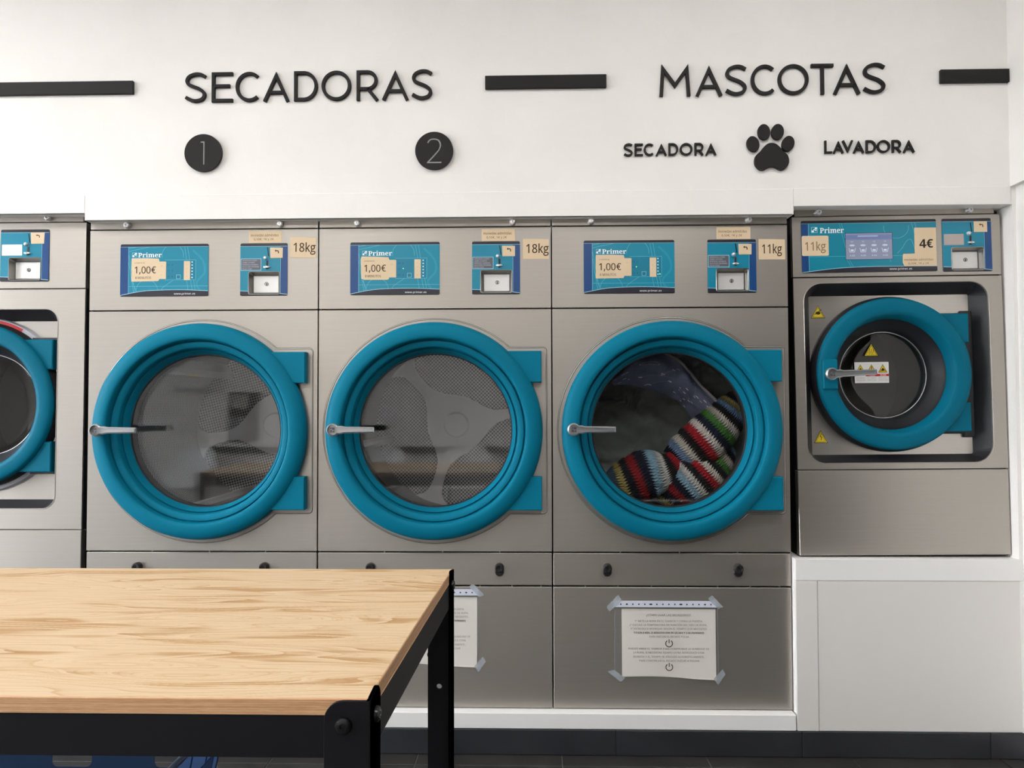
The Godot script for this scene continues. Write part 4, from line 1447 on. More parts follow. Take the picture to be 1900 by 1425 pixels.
func pet_washer() -> void:
	var root := thing("washing_machine", "small pet washer with a recessed teal door on the white box at right", "washing machine", Vector3(2.3505, .6255, 0))
	root.basis = Basis(Vector3.BACK, .00744) * Basis(Vector3.RIGHT, -.01242)
	var w := .6773
	washer_shell(root, 0, w, [0, .2800, .9102, 1.1106, 1.142], [.0325, .2990, .6345, .8925, .062, .060], .33)
	# steel plate in the recess, with the door opening
	var mb := MB.new()
	mb.holed(rect(.030, .296, .637, .895), ring(.324, .591, .17, .17, 60), .324, -.066, -.060)
	var pl := part("recess_plate", mb, M.steel_inner, root)
	mb = MB.new()
	warn_triangle(mb, .101, .8043, .048, .044, -.0595)
	mb.paint(50, 44, 20)
	mb.cap(ring(.101, .800, .008, .0055, 12), -.0590)
	mb.stroke(PackedVector2Array([Vector2(.090, .795), Vector2(.113, .812)]), .002, -.0591, -.0589)
	part("warning_sticker", mb, M.paper, pl, "yellow triangle with a hand, upper left of the recess")
	mb = MB.new()
	warn_triangle(mb, .100, .3855, .046, .042, -.0595)
	mb.paint(50, 44, 20)
	mb.stroke(PackedVector2Array([Vector2(.101, .394), Vector2(.098, .386), Vector2(.103, .384), Vector2(.100, .375)]), .002, -.0591, -.0589)
	part("warning_sticker", mb, M.paper, pl, "yellow triangle with a lightning bolt, lower left of the recess")
	var door := washer_door(root, .322, .591, .2495, .193, 0.0)
	# hinge arms on the right, latch plate and handle on the left
	for q in [[.6902, .7860], [.4000, .4950]]:
		mb = MB.new()
		var hl := [.478, .512] if q[0] > .6 else [.512, .478]
		mb.prism(PackedVector2Array([Vector2(hl[1], q[0]), Vector2(.5695, q[0]), Vector2(.5695, q[1]), Vector2(hl[0], q[1])]), -.05, -.008, .003)
		part("hinge", mb, M.teal_dark, door)
		mb = MB.new()
		mb.box(Vector3(.47, q[0] + (.05 if q[0] > .6 else -.008), -.058), Vector3(.5705, q[1] + (.006 if q[0] > .6 else -.05), -.045), .001)
		part("hinge_seal", mb, M.black, door)
	mb = MB.new()
	mb.box(Vector3(.565, .38, -.062), Vector3(.603, .80, -.05), .002)
	part("hinge_cover", mb, M.black, root)
	mb = MB.new()
	mb.box(Vector3(.0850, .5415, -.02), Vector3(.1330, .6390, .0155), .003)
	part("latch_plate", mb, M.teal, door)
	mb = handle_mesh(.1430, .0200, .0205, .030)
	var hd := part("handle", mb, M.cast, door)
	hd.position = Vector3(.1045, .5905, 0)
	hd.rotation.z = .03
	mb = MB.new().at(.1045, .5905, 0)
	mb.paint(70, 70, 74)
	mb.stroke(rect(-.0075, -.0075, .0075, .0075), .0012, .0443, .0445, 0, true)
	for q in [[-.006, -.0065, -.0005, 0], [0, .001, .0065, .0065], [.0015, -.0065, .006, -.002]]:
		mb.cap(rect(q[0], q[1], q[2], q[3]), .0446)
	part("handle_mark", mb, M.print, door)
	# stickers on the glass
	mb = MB.new()
	warn_triangle(mb, .2838, .6765, .0500, .0450, -.0815)
	mb.paint(70, 60, 20)
	for dx in [-.006, 0.0, .006]:
		mb.stroke(smooth([Vector2(.2838 + dx, .660), Vector2(.2818 + dx, .666), Vector2(.2852 + dx, .672), Vector2(.2838 + dx, .680)], false, 4), .0014, -.0812, -.0810)
	part("heat_sticker", mb, M.paper, door, "yellow hot surface triangle on the glass")
	mb = MB.new()
	mb.paint(232, 230, 226)
	mb.prism(rect(.2265, .5640, .3405, .6345), -.0822, -.0815)
	mb.paint(196, 44, 48)
	mb.cap(rect(.2630, .5865, .3400, .5945), -.0812)
	for i in 3:
		var x := .2460 + i * .0372
		warn_triangle(mb, x, .6130, .0315, .0285, -.0812)
		mb.paint(36, 32, 20)
		if i == 1:
			mb.stroke(PackedVector2Array([Vector2(x, .620), Vector2(x, .609)]), .0022, -.0807, -.0806)
			mb.cap(ring(x, .6045, .0013, .0013, 8), -.0806)
		else:
			mb.cap(ring(x, .608, .005, .004, 10), -.0807)
			mb.stroke(PackedVector2Array([Vector2(x - .007, .603), Vector2(x, .614), Vector2(x + .008, .604)]), .0018, -.0807, -.0806)
		mb.paint(244, 236, 232)
		if i > 0:
			mb.text("PELIGRO", bold, Vector2(x - .009, .5882), Vector2(x + .011, .5928), -.0809)
		mb.paint(150, 148, 146)
		mb.text("LEA EL MANUAL", sans, Vector2(x - .015, .5795), Vector2(x + .015, .5825), -.0811)
		mb.text("ANTES DE USAR", sans, Vector2(x - .015, .5725), Vector2(x + .015, .5755), -.0811)
	part("danger_sticker", mb, M.paper, door, "white sticker with three yellow danger triangles")
	# control fascia
	var k := [.4880, .9228, .6465, 1.0978]
	mb = MB.new()
	mb.holed(rect(.0012, .9125, w - .0012, 1.1106), rrect(k[0] + .0295, k[1] + .0045, k[0] + .1315, k[1] + .0790, .006, 4), k[0] + .08, -.02, 0)
	var fas := part("control_fascia", mb, M.steel, root)
	mb = pet_print()
	part("control_panel", mb, M.print, fas, "wide teal control panel with a small grey screen")
	var coin := coin_plate(coin_print(k[0], k[1], k[2], k[3], 2), k, fas)
	coin.name = "coin_panel"
	# narrower strip on top
	mb = MB.new()
	mb.box(Vector3(.0125, 1.1145, -.03), Vector3(.6615, 1.1425, -.004), .001)
	var st := part("top_strip", mb, M.steel, root)
	mb = MB.new()
	mb.box(Vector3(-.006, 1.1116, -.06), Vector3(.683, 1.1430, -.032))
	part("strip_backing", mb, M.carcass, root)
	for x in [.0875, .5780]:
		mb = lock_mesh()
		var l := part("lock", mb, M.chrome, st)
		l.position = Vector3(x, 1.1248, -.004)
		mb = MB.new()
		mb.box(Vector3(-.001, -.003, .0175), Vector3(.001, .0026, .0185))
		var kh := part("keyhole", mb, M.black, st)
		kh.position = l.position
		mb = MB.new()
		mb.tube([Vector3(-.008, -.002, .013), Vector3(-.018, -.005, .015)], .003, 8)
		var kk := part("lock_tab", mb, M.chrome, st)
		kk.position = l.position
	# shop labels on its panel
	var T := Transform3D(root.basis, root.position)
	mb = MB.new()
	label_base(mb, rrect(0, 0, .0872, .0665, .004, 3))
	ink(mb, "11kg", .010, .0085, .0775, .0475, medium, 138, 112, 84)
	var o := single("load_label", mb, M.paper, "tan label reading 11kg at the left of the pet washer panel", "label")
	o.transform = T * Transform3D(Basis(), Vector3(.0312, .9812, .0024))
	mb = MB.new()
	label_base(mb, PackedVector2Array([Vector2(.0025, .003), Vector2(.006, .0005), Vector2(.1095, 0), Vector2(.1095, .1265), Vector2(.0390, .1268), Vector2(.0385, .0415), Vector2(.0015, .0410), Vector2(-.0005, .035), Vector2(-.001, .012)]))
	ink(mb, "4€", .0540, .0600, .0985, .0885, bold, 34, 26, 20)
	ink(mb, "monedas admitidas", .0035, .0178, .0975, .0255, null, 110, 84, 60)
	ink(mb, "0,50€, 1€ y 2€", .0165, .0040, .0830, .0120, null, 110, 84, 60)
	o = single("price_label", mb, M.paper, "stepped tan label reading 4€ on the pet washer panel", "label")
	o.transform = T * Transform3D(Basis(), Vector3(.3585, .9425, .0026))
	mb = MB.new()
	label_base(mb, rect(0, 0, .0430, .0352))
	arrow(mb, .0235, .0225, .0066)
	o = single("arrow_label", mb, M.paper, "small tan label with a bent arrow on the pet washer coin panel", "label", "bent arrow labels")
	o.transform = T * Transform3D(Basis(), Vector3(.5905, 1.0520, .0026))

func pet_print() -> MB:
	var x0 := .0300
	var x1 := .4692
	var y0 := .9252
	var y1 := 1.0978
	var mb := MB.new()
	mb.paint(36, 36, 42)
	mb.prism(rrect(x0, y0, x1, y1, .005, 4), 0.0, .0016, .0004)
	var z := .0019
	mb.paint(18, 128, 152)
	mb.cap(rect(x0, y0 + .004, x1, 1.0878), z)
	mb.paint(24, 68, 122)
	mb.cap(rect(x0, y0 + .005, .0535, 1.0878), z + .0002)
	mb.paint(140, 190, 210)
	mb.cap(rect(.0529, y0 + .006, .0541, 1.0878), z + .0003)
	mb.cap(rect(x0, 1.0874, x1, 1.0886), z + .0003)
	var area := rect(.0545, y0 + .02, x1 - .001, 1.0868)
	var zl := z + .0002
	for ln in [[Vector2(.155, 1.087), Vector2(.176, .995)], [Vector2(.162, 1.087), Vector2(.183, .995)], [Vector2(.176, .968), Vector2(.190, .944)], [Vector2(.184, .968), Vector2(.197, .944)], [Vector2(.389, 1.087), Vector2(.401, 1.04)], [Vector2(.400, 1.087), Vector2(.411, 1.04)], [Vector2(.0545, .9785), Vector2(x1, .9785)]]:
		hairline(mb, PackedVector2Array(ln), zl)
	for c in [arc(.339, 1.072, .0405, .036, -190, 10, 26), smooth([Vector2(.340, .985), Vector2(.356, 1.002), Vector2(.372, 1.026), Vector2(.386, 1.031), Vector2(.394, 1.012), Vector2(.401, .985)], false, 6), arc(.300, .958, .018, .02, 0, 150, 12)]:
		for s in clip_line(c, area):
			hairline(mb, s, zl)
	logo(mb, .0630, 1.0580, .0832, 1.0765, z + .0004)
	mb.paint(244, 250, 252)
	mb.text("Primer", serif, Vector2(.0910, 1.0562), Vector2(.1695, 1.0750), z + .0005)
	# screen
	mb.paint(30, 50, 70)
	mb.cap(rect(.1730, .9662, .3262, 1.0552), z + .0004)
	mb.paint(142, 148, 174)
	mb.cap(rect(.1742, .9676, .3248, 1.0538), z + .0006)
	mb.paint(116, 128, 176)
	mb.cap(rect(.1742, 1.0330, .3248, 1.0490), z + .0007)
	mb.paint(176, 190, 222)
	mb.cap(rect(.213, 1.0425, .279, 1.0462), z + .0009)
	var st := ["COTTON", "DELICATE", "SPECIAL", "EXTRA"]
	for i in 4:
		var x := .1945 + i * .0357
		mb.paint(206, 210, 226)
		mb.text(["60", "40", "30", "20"][i], sans, Vector2(x - .004, 1.0240), Vector2(x + .004, 1.0285), z + .0009)
		mb.cap(ring(x, 1.0140, .009, .0034, 14), z + .0008)
		mb.paint(226, 230, 240)
		mb.stroke(PackedVector2Array([Vector2(x - .0105, 1.005), Vector2(x - .0075, .992), Vector2(x + .0075, .992), Vector2(x + .0105, 1.005)]), .0016, z + .0008, z + .0009)
		mb.cap(rect(x - .005, .995, x + .005, 1.0005), z + .0009)
		mb.text("4.00", sans, Vector2(x - .0085, .9780), Vector2(x + .0085, .9828), z + .0009)
	curve_print(mb, x0 + .0004, x1 - .0004, [.9262, .9388, .9432, .9430, .9422], y0 + .0010, z + .0006)
	mb.paint(232, 232, 236)
	mb.text("www.primer.es", sans, Vector2(.3140, .9288), Vector2(.3870, .9385), z + .0011)
	return mb

func big_washer() -> void:
	var root := thing("washing_machine", "stainless washer cut off by the left edge, its teal door half in view", "washing machine", Vector3(-.0155, BASE, .0035))
	root.basis = Basis(Vector3.RIGHT, -.0077)
	# local: x from the right edge, y from the floor less BASE
	var s := .469    # drawings were taken with y = 0 at 0.600 m above the floor
	var dx := .0155
	var w := .84
	washer_shell(root, -w, 0, [0, .1085 + s, .9150 + s, 1.1385 + s, 1.1690 + s], [-w + .095, .1760 + s, -.1070 + dx, .8480 + s, .045, .060], -.43)
	var cx := -.398 + dx
	var cy := .526 + s
	var mb := MB.new()
	mb.holed(rect(-w + .09, .17 + s, -.100 + dx, .855 + s), ring(cx, cy, .19, .19, 60), cx, -.066, -.060)
	part("recess_plate", mb, M.steel_inner, root)
	var door := washer_door(root, cx, cy, .2760, .222, 0.0)
	for q in [[.6430, .7445], [.2985, .4005]]:
		mb = MB.new()
		var hl := [cx + .115, cx + .212] if q[0] > .6 else [cx + .212, cx + .115]
		mb.prism(PackedVector2Array([Vector2(hl[1], q[0] + s), Vector2(-.1300 + dx, q[0] + s), Vector2(-.1300 + dx, q[1] + s), Vector2(hl[0], q[1] + s)]), -.05, -.008, .003)
		part("hinge", mb, M.teal_dark, door)
		mb = MB.new()
		var hi: bool = q[0] > .6
		mb.box(Vector3(-.215 + dx, (q[1] if hi else q[0] - .008) + s, -.060), Vector3(-.112 + dx, (q[1] + .008 if hi else q[0]) + s, -.03), .001)
		part("hinge_seal", mb, M.black, door)
	mb = MB.new()
	mb.box(Vector3(-.150 + dx, .30 + s, -.062), Vector3(-.112 + dx, .742 + s, -.048), .002)
	part("hinge_cover", mb, M.black, root)
	# pale collar with a red mark behind the ring
	mb = MB.new().at(cx, cy, 0)
	mb.paint(186, 188, 196)
	mb.lathe([Vector2(.270, -.04), Vector2(.296, -.044), Vector2(.300, -.052), Vector2(.300, -.062)], 96, 0, 0, true)
	mb.paint(190, 50, 58)
	mb.lathe([Vector2(.2815, -.0405), Vector2(.2935, -.0425)], 10, 0, 0, true, deg_to_rad(61), deg_to_rad(78))
	part("door_collar", mb, M.print, root, "pale collar with a red mark")
	mb = handle_mesh(.1430, .0200, .0205, .030)
	var hd := part("handle", mb, M.cast, door)
	hd.position = Vector3(cx - .235, cy, 0)
	# control fascia and coin panel
	var k := [-.3090 + dx, .9395 + s, -.1425 + dx, 1.1165 + s]
	mb = MB.new()
	mb.holed(rect(-w + .0012, .9172 + s, -.0012, 1.1385 + s), rrect(k[0] + .031, k[1] + .0045, k[0] + .138, k[1] + .0800, .006, 4), k[0] + .08, -.02, 0)
	var fas := part("control_fascia", mb, M.steel, root)
	coin_plate(coin_print(k[0], k[1], k[2], k[3], 1), k, fas)
	mb = MB.new()
	mb.box(Vector3(-w + .012, 1.1425 + s, -.03), Vector3(-.0130, 1.1685 + s, -.002), .001)
	var st := part("top_strip", mb, M.steel, root)
	mb = MB.new()
	mb.box(Vector3(-w, 1.1398 + s, -.06), Vector3(-.001, 1.1700 + s, -.032))
	part("strip_backing", mb, M.carcass, root)
	for x in [-.1463 + dx, -.68]:
		mb = lock_mesh()
		var l := part("lock", mb, M.chrome, st)
		l.position = Vector3(x, 1.1555 + s, -.002)
		mb = MB.new()
		mb.box(Vector3(-.001, -.003, .0175), Vector3(.001, .0026, .0185))
		var kh := part("keyhole", mb, M.black, st)
		kh.position = l.position
	mb = MB.new()
	label_base(mb, PackedVector2Array([Vector2(.002, 0), Vector2(.0465, .0005), Vector2(.048, .0382), Vector2(0, .0385)]))
	arrow(mb, .0250, .0270, .0062)
	var o := single("arrow_label", mb, M.paper, "small tan label with a bent arrow on the washer at the left edge", "label", "bent arrow labels")
	o.transform = Transform3D(root.basis, root.position) * Transform3D(Basis(), Vector3(-.2055 + dx, 1.0672 + s, .0026))


# ------------------------------------------------------------------ laundry in the third dryer
func stripe_textures() -> Array:
	var w := 384
	var h := 1024
	var cols := [[150, 26, 34], [24, 26, 36], [206, 190, 116], [120, 158, 196], [22, 22, 26], [214, 206, 194], [74, 132, 52], [20, 26, 50], [216, 206, 196], [172, 22, 34], [30, 26, 24], [214, 206, 194], [136, 166, 204], [18, 24, 46], [212, 204, 190], [78, 134, 56], [24, 22, 24], [214, 206, 194], [174, 24, 36], [28, 24, 24], [206, 204, 198], [140, 176, 196], [20, 26, 46]]
	var rows := cols.size()
	var d := PackedByteArray()
	d.resize(w * h * 3)
	var hgt := PackedByteArray()
	hgt.resize(w * h * 3)
	for y in h:
		for x in w:
			var st := x / 16.0
			var zig := absf(st - floorf(st) - .5) * 2.0
			var v := float(y) / h * rows + (zig - .5) * .42
			var i := posmod(int(floorf(v)), rows)
			var f := v - floorf(v)
			var puff := sin(f * PI) * (0.55 + .45 * absf(sin(st * PI)))
			var o := (y * w + x) * 3
			var sh := .82 + .18 * absf(sin(st * PI + f * 2.0))
			for k in 3:
				d[o + k] = int(cols[i][k] * sh)
				hgt[o + k] = int(255.0 * puff)
	return [image_texture(w, h, d), image_texture(w, h, hgt)]

func star_texture() -> ImageTexture:
	var im := Image.create(512, 512, false, Image.FORMAT_RGB8)
	im.fill(Color8(112, 120, 146))
	var rng := RandomNumberGenerator.new()
	rng.seed = 77
	var last := Vector2(250, 250)
	for i in 46:
		var p := Vector2(rng.randf() * 490 + 8, rng.randf() * 490 + 8)
		var s := int(rng.randf_range(6, 14))
		im.fill_rect(Rect2i(int(p.x) - s / 2, int(p.y) - s / 2, s + 3, s), Color8(252, 252, 250))
		if i % 3 == 0:
			for k in 120:
				var q := last.lerp(p, k / 119.0)
				if last.distance_to(p) < 210:
					im.fill_rect(Rect2i(int(q.x), int(q.y), 2, 2), Color8(170, 176, 196))
		last = p
	for c in [Vector2(140, 330), Vector2(330, 160), Vector2(420, 400)]:
		for a in 80:
			var q: Vector2 = c + Vector2(cos(TAU * a / 80) * 34, sin(TAU * a / 80) * 22)
			im.fill_rect(Rect2i(int(q.x), int(q.y), 3, 3), Color8(190, 194, 198))
	return ImageTexture.create_from_image(im)

func roll(mb: MB, axis: Array, rad: Array, flatk: float, v0: float, v1: float, sd: int) -> void:
	# a soft roll of cloth along an axis: round the axis runs u, along it v
	var nz := noise(6.0, 2, sd)
	var R := 40
	var C := 37
	var cur := Curve3D.new()
	for i in axis.size():
		var t: Vector3 = (axis[mini(i + 1, axis.size() - 1)] - axis[maxi(i - 1, 0)]) * .18
		cur.add_point(axis[i], -t, t)
	var L := cur.get_baked_length()
	var rows := []
	var uvs := []
	for i in R:
		var f := float(i) / (R - 1)
		var p := cur.sample_baked(f * L, true)
		var q := cur.sample_baked(minf(f * L + .004, L), true)
		var q0 := cur.sample_baked(maxf(f * L - .004, 0), true)
		var d := (q - q0).normalized()
		var s := d.cross(Vector3.BACK).normalized()
		var fi := f * (rad.size() - 1)
		var ri := int(minf(floorf(fi), rad.size() - 2))
		var r := lerpf(rad[ri], rad[ri + 1], smoothstep(0, 1, fi - ri)) * pow(maxf(sin(PI * clampf(f, .0, 1.)), 0.0) * .985 + .015, .22)
		var line := PackedVector3Array()
		var ul := PackedVector2Array()
		for j in C:
			var a := TAU * j / (C - 1)
			var bump := 1.0 + .11 * nz.get_noise_3d(cos(a) * .6, sin(a) * .6, f * 2.0)
			line.append(p + (s * cos(a) + Vector3.BACK * sin(a) * flatk) * r * bump)
			ul.append(Vector2(float(j) / (C - 1) * 2.0, lerpf(v0, v1, f)))
		rows.append(line)
		uvs.append(ul)
	mb.grid(rows, true, uvs)

func laundry() -> void:
	var X := 2 * W + W / 2
	var C := Vector3(X, 1.0362, 0)
	# px of the study -> metres from the glass centre
	var P := func(x: float, y: float, z: float) -> Vector3:
		return Vector3((x - 703.0) * 3.95e-4, (715.0 - y) * 3.95e-4, z)
	var st := stripe_textures()
	var m := mat(255, 255, 255, .95)
	m.albedo_texture = st[0]
	m.albedo_color = Color(1, 1, 1)
	m.heightmap_enabled = true
	m.heightmap_texture = st[1]
	m.heightmap_scale = .6
	var mb := MB.new()
	roll(mb, [P.call(1430, 420, -.24), P.call(1290, 600, -.17), P.call(1090, 790, -.145), P.call(880, 960, -.17), P.call(760, 1060, -.23)], [.05, .068, .082, .078, .05], .62, 0.0, .68, 3)
	roll(mb, [P.call(1330, 870, -.2), P.call(1160, 1010, -.165), P.call(1010, 1150, -.16), P.call(830, 1300, -.17), P.call(740, 1420, -.2)], [.05, .072, .085, .085, .06], .6, .52, 1.15, 4)
	roll(mb, [P.call(940, 900, -.2), P.call(780, 1050, -.16), P.call(560, 1120, -.155), P.call(370, 1200, -.17), P.call(200, 1250, -.22)], [.035, .055, .085, .085, .06], .6, .70, 1.22, 5)
	var bl := single("knitted_blanket", mb, m, "striped red, white, green and navy knitted blanket tumbling in the rightmost dryer", "blanket")
	bl.position = C
	# navy cloth printed with stars, its pale hem along the outer edge
	m = mat(255, 255, 255, .9)
	m.albedo_texture = star_texture()
	m.cull_mode = BaseMaterial3D.CULL_DISABLED
	var outer := smooth([Vector2(230, 300), Vector2(420, 110), Vector2(640, 20), Vector2(830, 90), Vector2(960, 220), Vector2(1085, 360), Vector2(1230, 540), Vector2(1290, 700)], false, 6)
	var inner := smooth([Vector2(300, 330), Vector2(430, 320), Vector2(560, 350), Vector2(700, 385), Vector2(810, 430), Vector2(910, 500), Vector2(980, 590), Vector2(1040, 720)], false, 6)
	var rows := []
	var nz := noise(1.0, 2, 9)
	for i in 13:
		var f := i / 12.0
		var line := PackedVector3Array()
		for j in outer.size():
			var p := inner[j].lerp(outer[j], f)
			var z := -.25 + .085 * sin(f * PI * .75) + .018 * nz.get_noise_2d(j * .16, f * 3.0) + .012 * sin(j * .55 + f * 2.0)
			line.append(P.call(p.x, p.y, z))
		rows.append(line)
	mb = MB.new()
	mb.grid(rows)
	var root := thing("printed_cloth", "navy cloth printed with white stars tumbling at the top of the rightmost dryer", "cloth", C)
	part("fabric", mb, m, root)
	var hem := []
	for j in range(14, outer.size() - 6):
		hem.append(rows[12][j] + Vector3(0, 0, .004))
	mb = MB.new()
	mb.tube(hem, .0052, 8)
	part("hem", mb, mat(172, 166, 166, .9), root, "pale hem")
	mb = MB.new()
	var pz := []
	for i in 5:
		var line := PackedVector3Array()
		for j in 6:
			line.append(P.call(925.0 + j * 26 + i * 8, 330.0 + i * 16 + j * 7 + 10 * sin(j * 2.0), -.216 + .008 * sin(i * 1.4 + j)))
		pz.append(line)
	mb.grid(pz)
	part("lining_patch", mb, mat(190, 188, 184, .9), root, "pale turned-over patch")
	# dark garment that fills the rest of the drum
	mb = MB.new()
	rows = []
	for i in 49:
		var line := PackedVector3Array()
		for j in 49:
			var fx := (j / 48.0 - .5) * 2.0
			var fy := (i / 48.0 - .5) * 2.0
			var k := .335 / maxf(1.0, sqrt(fx * fx + fy * fy) / maxf(absf(fx), maxf(absf(fy), 1e-4)))
			var x := fx * k
			var y := fy * k
			var r := Vector2(x, y).length() / .335
			var bulge := .13 * exp(-(pow((x + .06) / .13, 2) + pow((y + .09) / .08, 2)))
			var z := -.46 + .26 * pow(r, 2.2) * (1.0 if y < .1 else .55) + bulge + .03 * nz.get_noise_2d(x * 9.0, y * 14.0) + .012 * nz.get_noise_2d(x * 40.0 + y * 22.0, y * 18.0)
			line.append(Vector3(x, y, minf(z, -.14)))
		rows.append(line)
	mb.grid(rows)
	var g := single("dark_garment", mb, M.dark_cloth, "crumpled dark grey garment filling the drum of the rightmost dryer", "garment")
	g.position = C


# ------------------------------------------------------------------ folding table and what stands round it
func table() -> void:
	var H := .80
	var zn := 1.6903
	var zf := 1.029
	var xn := 1.306       # right edge at the near corner
	var xf := 1.3289      # and at the far one: the frame is a little out of square
	var xl := -.14
	var root := thing("folding_table", "tall work table with a pale wood top on a black steel frame", "table", Vector3((xn + xl) / 2, 0, (zn + zf) / 2))
	var O := -root.position
	var skew := (xf - xn) / (zn - zf)
	var B := Basis(Vector3(1, 0, 0), Vector3(0, 1, 0), Vector3(-skew, 0, 1))
	# frame coordinates: x from the right edge, z from the near edge
	var T := Transform3D(B, O + Vector3(xn, 0, zn))
	var D := zn - zf
	var L := xn - xl
	var th := .0178
	var mb := MB.new()
	mb.xf = T
	var e := .0012
	# top face, with the wood print along its length
	var q := [Vector3(-L, H, 0), Vector3(-.002, H, 0), Vector3(-.002, H, -D + .002), Vector3(-L, H, -D + .002)]
	mb.tri(q[0], q[1], q[2], Vector3.UP, Vector3.UP, Vector3.UP, Vector2(0, 1), Vector2(1, 1), Vector2(1, 0))
	mb.tri(q[0], q[2], q[3], Vector3.UP, Vector3.UP, Vector3.UP, Vector2(0, 1), Vector2(1, 0), Vector2(0, 0))
	var top := part("tabletop", mb, M.wood, root, "pale grained wood top")
	mb = MB.new()
	mb.xf = T
	for s in [[Vector3(-L, 0, e), Vector3(-.002, 0, e), Vector3(0, 0, 1), 1.0], [Vector3(-.002 + e, 0, 0), Vector3(-.002 + e, 0, -D), Vector3(1, 0, 0), .5], [Vector3(-L, 0, -D), Vector3(0, 0, -D), Vector3(0, 0, -1), 1.0], [Vector3(-L, 0, 0), Vector3(-L, 0, -D), Vector3(-1, 0, 0), .5]]:
		var a: Vector3 = s[0] + Vector3(0, H - th, 0)
		var b: Vector3 = s[1] + Vector3(0, H - th, 0)
		var up := Vector3(0, th - .0012, 0)
		var nn: Vector3 = s[2]
		mb.tri(a, b, b + up, nn, nn, nn, Vector2(0, 1), Vector2(s[3], 1), Vector2(s[3], 0))
		mb.tri(a, b + up, a + up, nn, nn, nn, Vector2(0, 1), Vector2(s[3], 0), Vector2(0, 0))
		var n2 := (nn + Vector3.UP).normalized()
		mb.tri(a + up, b + up, b + up + Vector3(0, .0012, 0) - nn * .0012, n2, n2, n2, Vector2(0, .1), Vector2(s[3], .1), Vector2(s[3], 0))
		mb.tri(a + up, b + up + Vector3(0, .0012, 0) - nn * .0012, a + up + Vector3(0, .0012, 0) - nn * .0012, n2, n2, n2, Vector2(0, .1), Vector2(s[3], 0), Vector2(0, 0))
	mb.quad(Vector3(-L, H - th, 0), Vector3(0, H - th, 0), Vector3(0, H - th, -D), Vector3(-L, H - th, -D), Vector3.DOWN)
	part("top_edge", mb, M.wood_edge, top, "layered cut edge of the board")
	# aprons
	var lw := .0505
	var ap := .0470
	for a in [[Vector3(-L + .01, H - th - ap, -.0035), Vector3(-.004, H - th - .0006, -.0005)], [Vector3(-L + .01, H - th - ap, -D + .004), Vector3(-.004, H - th - .0006, -D + .007)], [Vector3(-.0040, H - th - ap, -D + .004), Vector3(-.0008, H - th - .0006, -.004)], [Vector3(-L, H - th - ap, -D + .004), Vector3(-L + .0035, H - th - .0006, -.004)]]:
		mb = MB.new()
		mb.xf = T
		mb.box(a[0], a[1], .0006)
		part("apron", mb, M.powder, root)
	# four angle-iron legs with rounded shoulders; a bolt through each flange
	for c in [[0.0, 1.0, 0.0, 1.0], [0.0, 1.0, -D, -1.0], [-L, -1.0, 0.0, 1.0], [-L, -1.0, -D, -1.0]]:
		var cx: float = c[0]
		var sx: float = c[1]
		var cz: float = c[2]
		var sz: float = c[3]
		mb = MB.new()
		var hole := ring(-sx * .0265, .5735, .0052, .0052, 16)
		# flange parallel to the wall
		var p := PackedVector2Array([Vector2(sx * .002, 0), Vector2(sx * .002, H - .0012)])
		for i in 9:
			var a := deg_to_rad(90.0 * i / 8)
			p.append(Vector2(-sx * (lw - .0215 + .0215 * sin(a)) + sx * .002, H - .0227 + .0215 * cos(a)))
		p.append(Vector2(-sx * lw + sx * .002, 0))
		mb.xf = T * Transform3D(Basis(), Vector3(cx, 0, cz + (.0002 if sz > 0 else -.0002)))
		var z0 := 0.0 if sz > 0 else -.004
		if sz < 0:
			mb.holed(p, hole, -sx * .0265, z0, z0 + .004)
			for pp in [p]:
				var r := PackedVector2Array(pp)
				mb.cap(r, z0, Vector3.FORWARD)
				mb.v.resize(mb.v.size() - (Geometry2D.triangulate_polygon(r).size()))
				mb.n.resize(mb.v.size())
				mb.u.resize(mb.v.size())
				mb.c.resize(mb.v.size())
		else:
			mb.prism(p, z0, z0 + .004, .0006, true)
		# flange along the table's depth
		var p2 := PackedVector2Array([Vector2(sz * .004, 0), Vector2(sz * .004, H - .0012)])
		for i in 9:
			var a := deg_to_rad(90.0 * i / 8)
			p2.append(Vector2(-sz * (lw - .0175 + .0175 * sin(a)) + sz * .004, H - .0175 + .0165 * cos(a) + .004))
		p2.append(Vector2(-sz * lw + sz * .004, 0))
		var turn := Basis(Vector3(0, 0, 1), Vector3(0, 1, 0), Vector3(1, 0, 0))
		mb.xf = T * Transform3D(turn, Vector3(cx, 0, cz))
		var q0 := -.002 if sx > 0 else -.002
		mb.prism(p2, q0, q0 + .004, .0006, true)
		var leg := part("leg", mb, M.powder, root)
		mb = MB.new()
		mb.xf = T * Transform3D(Basis() if sz > 0 else Basis(Vector3.UP, PI), Vector3(cx - sx * .0265, H - .0275, cz + sz * .004))
		bolt(mb)
		part("bolt", mb, M.bolt, leg)
		mb = MB.new()
		mb.xf = T * Transform3D(Basis(Vector3.UP, PI / 2 * sx), Vector3(cx + sx * .002, H - .0255, cz - sz * .0225))
		bolt(mb)
		part("bolt", mb, M.bolt, leg)

func bolt(mb: MB) -> void:
	mb.lathe([Vector2(.0, .0028), Vector2(.0030, .0028), Vector2(.0034, .0050), Vector2(.0060, .0050), Vector2(.0085, .0036), Vector2(.0092, .0015), Vector2(.0092, -.0002)], 24, 0, 0, true)

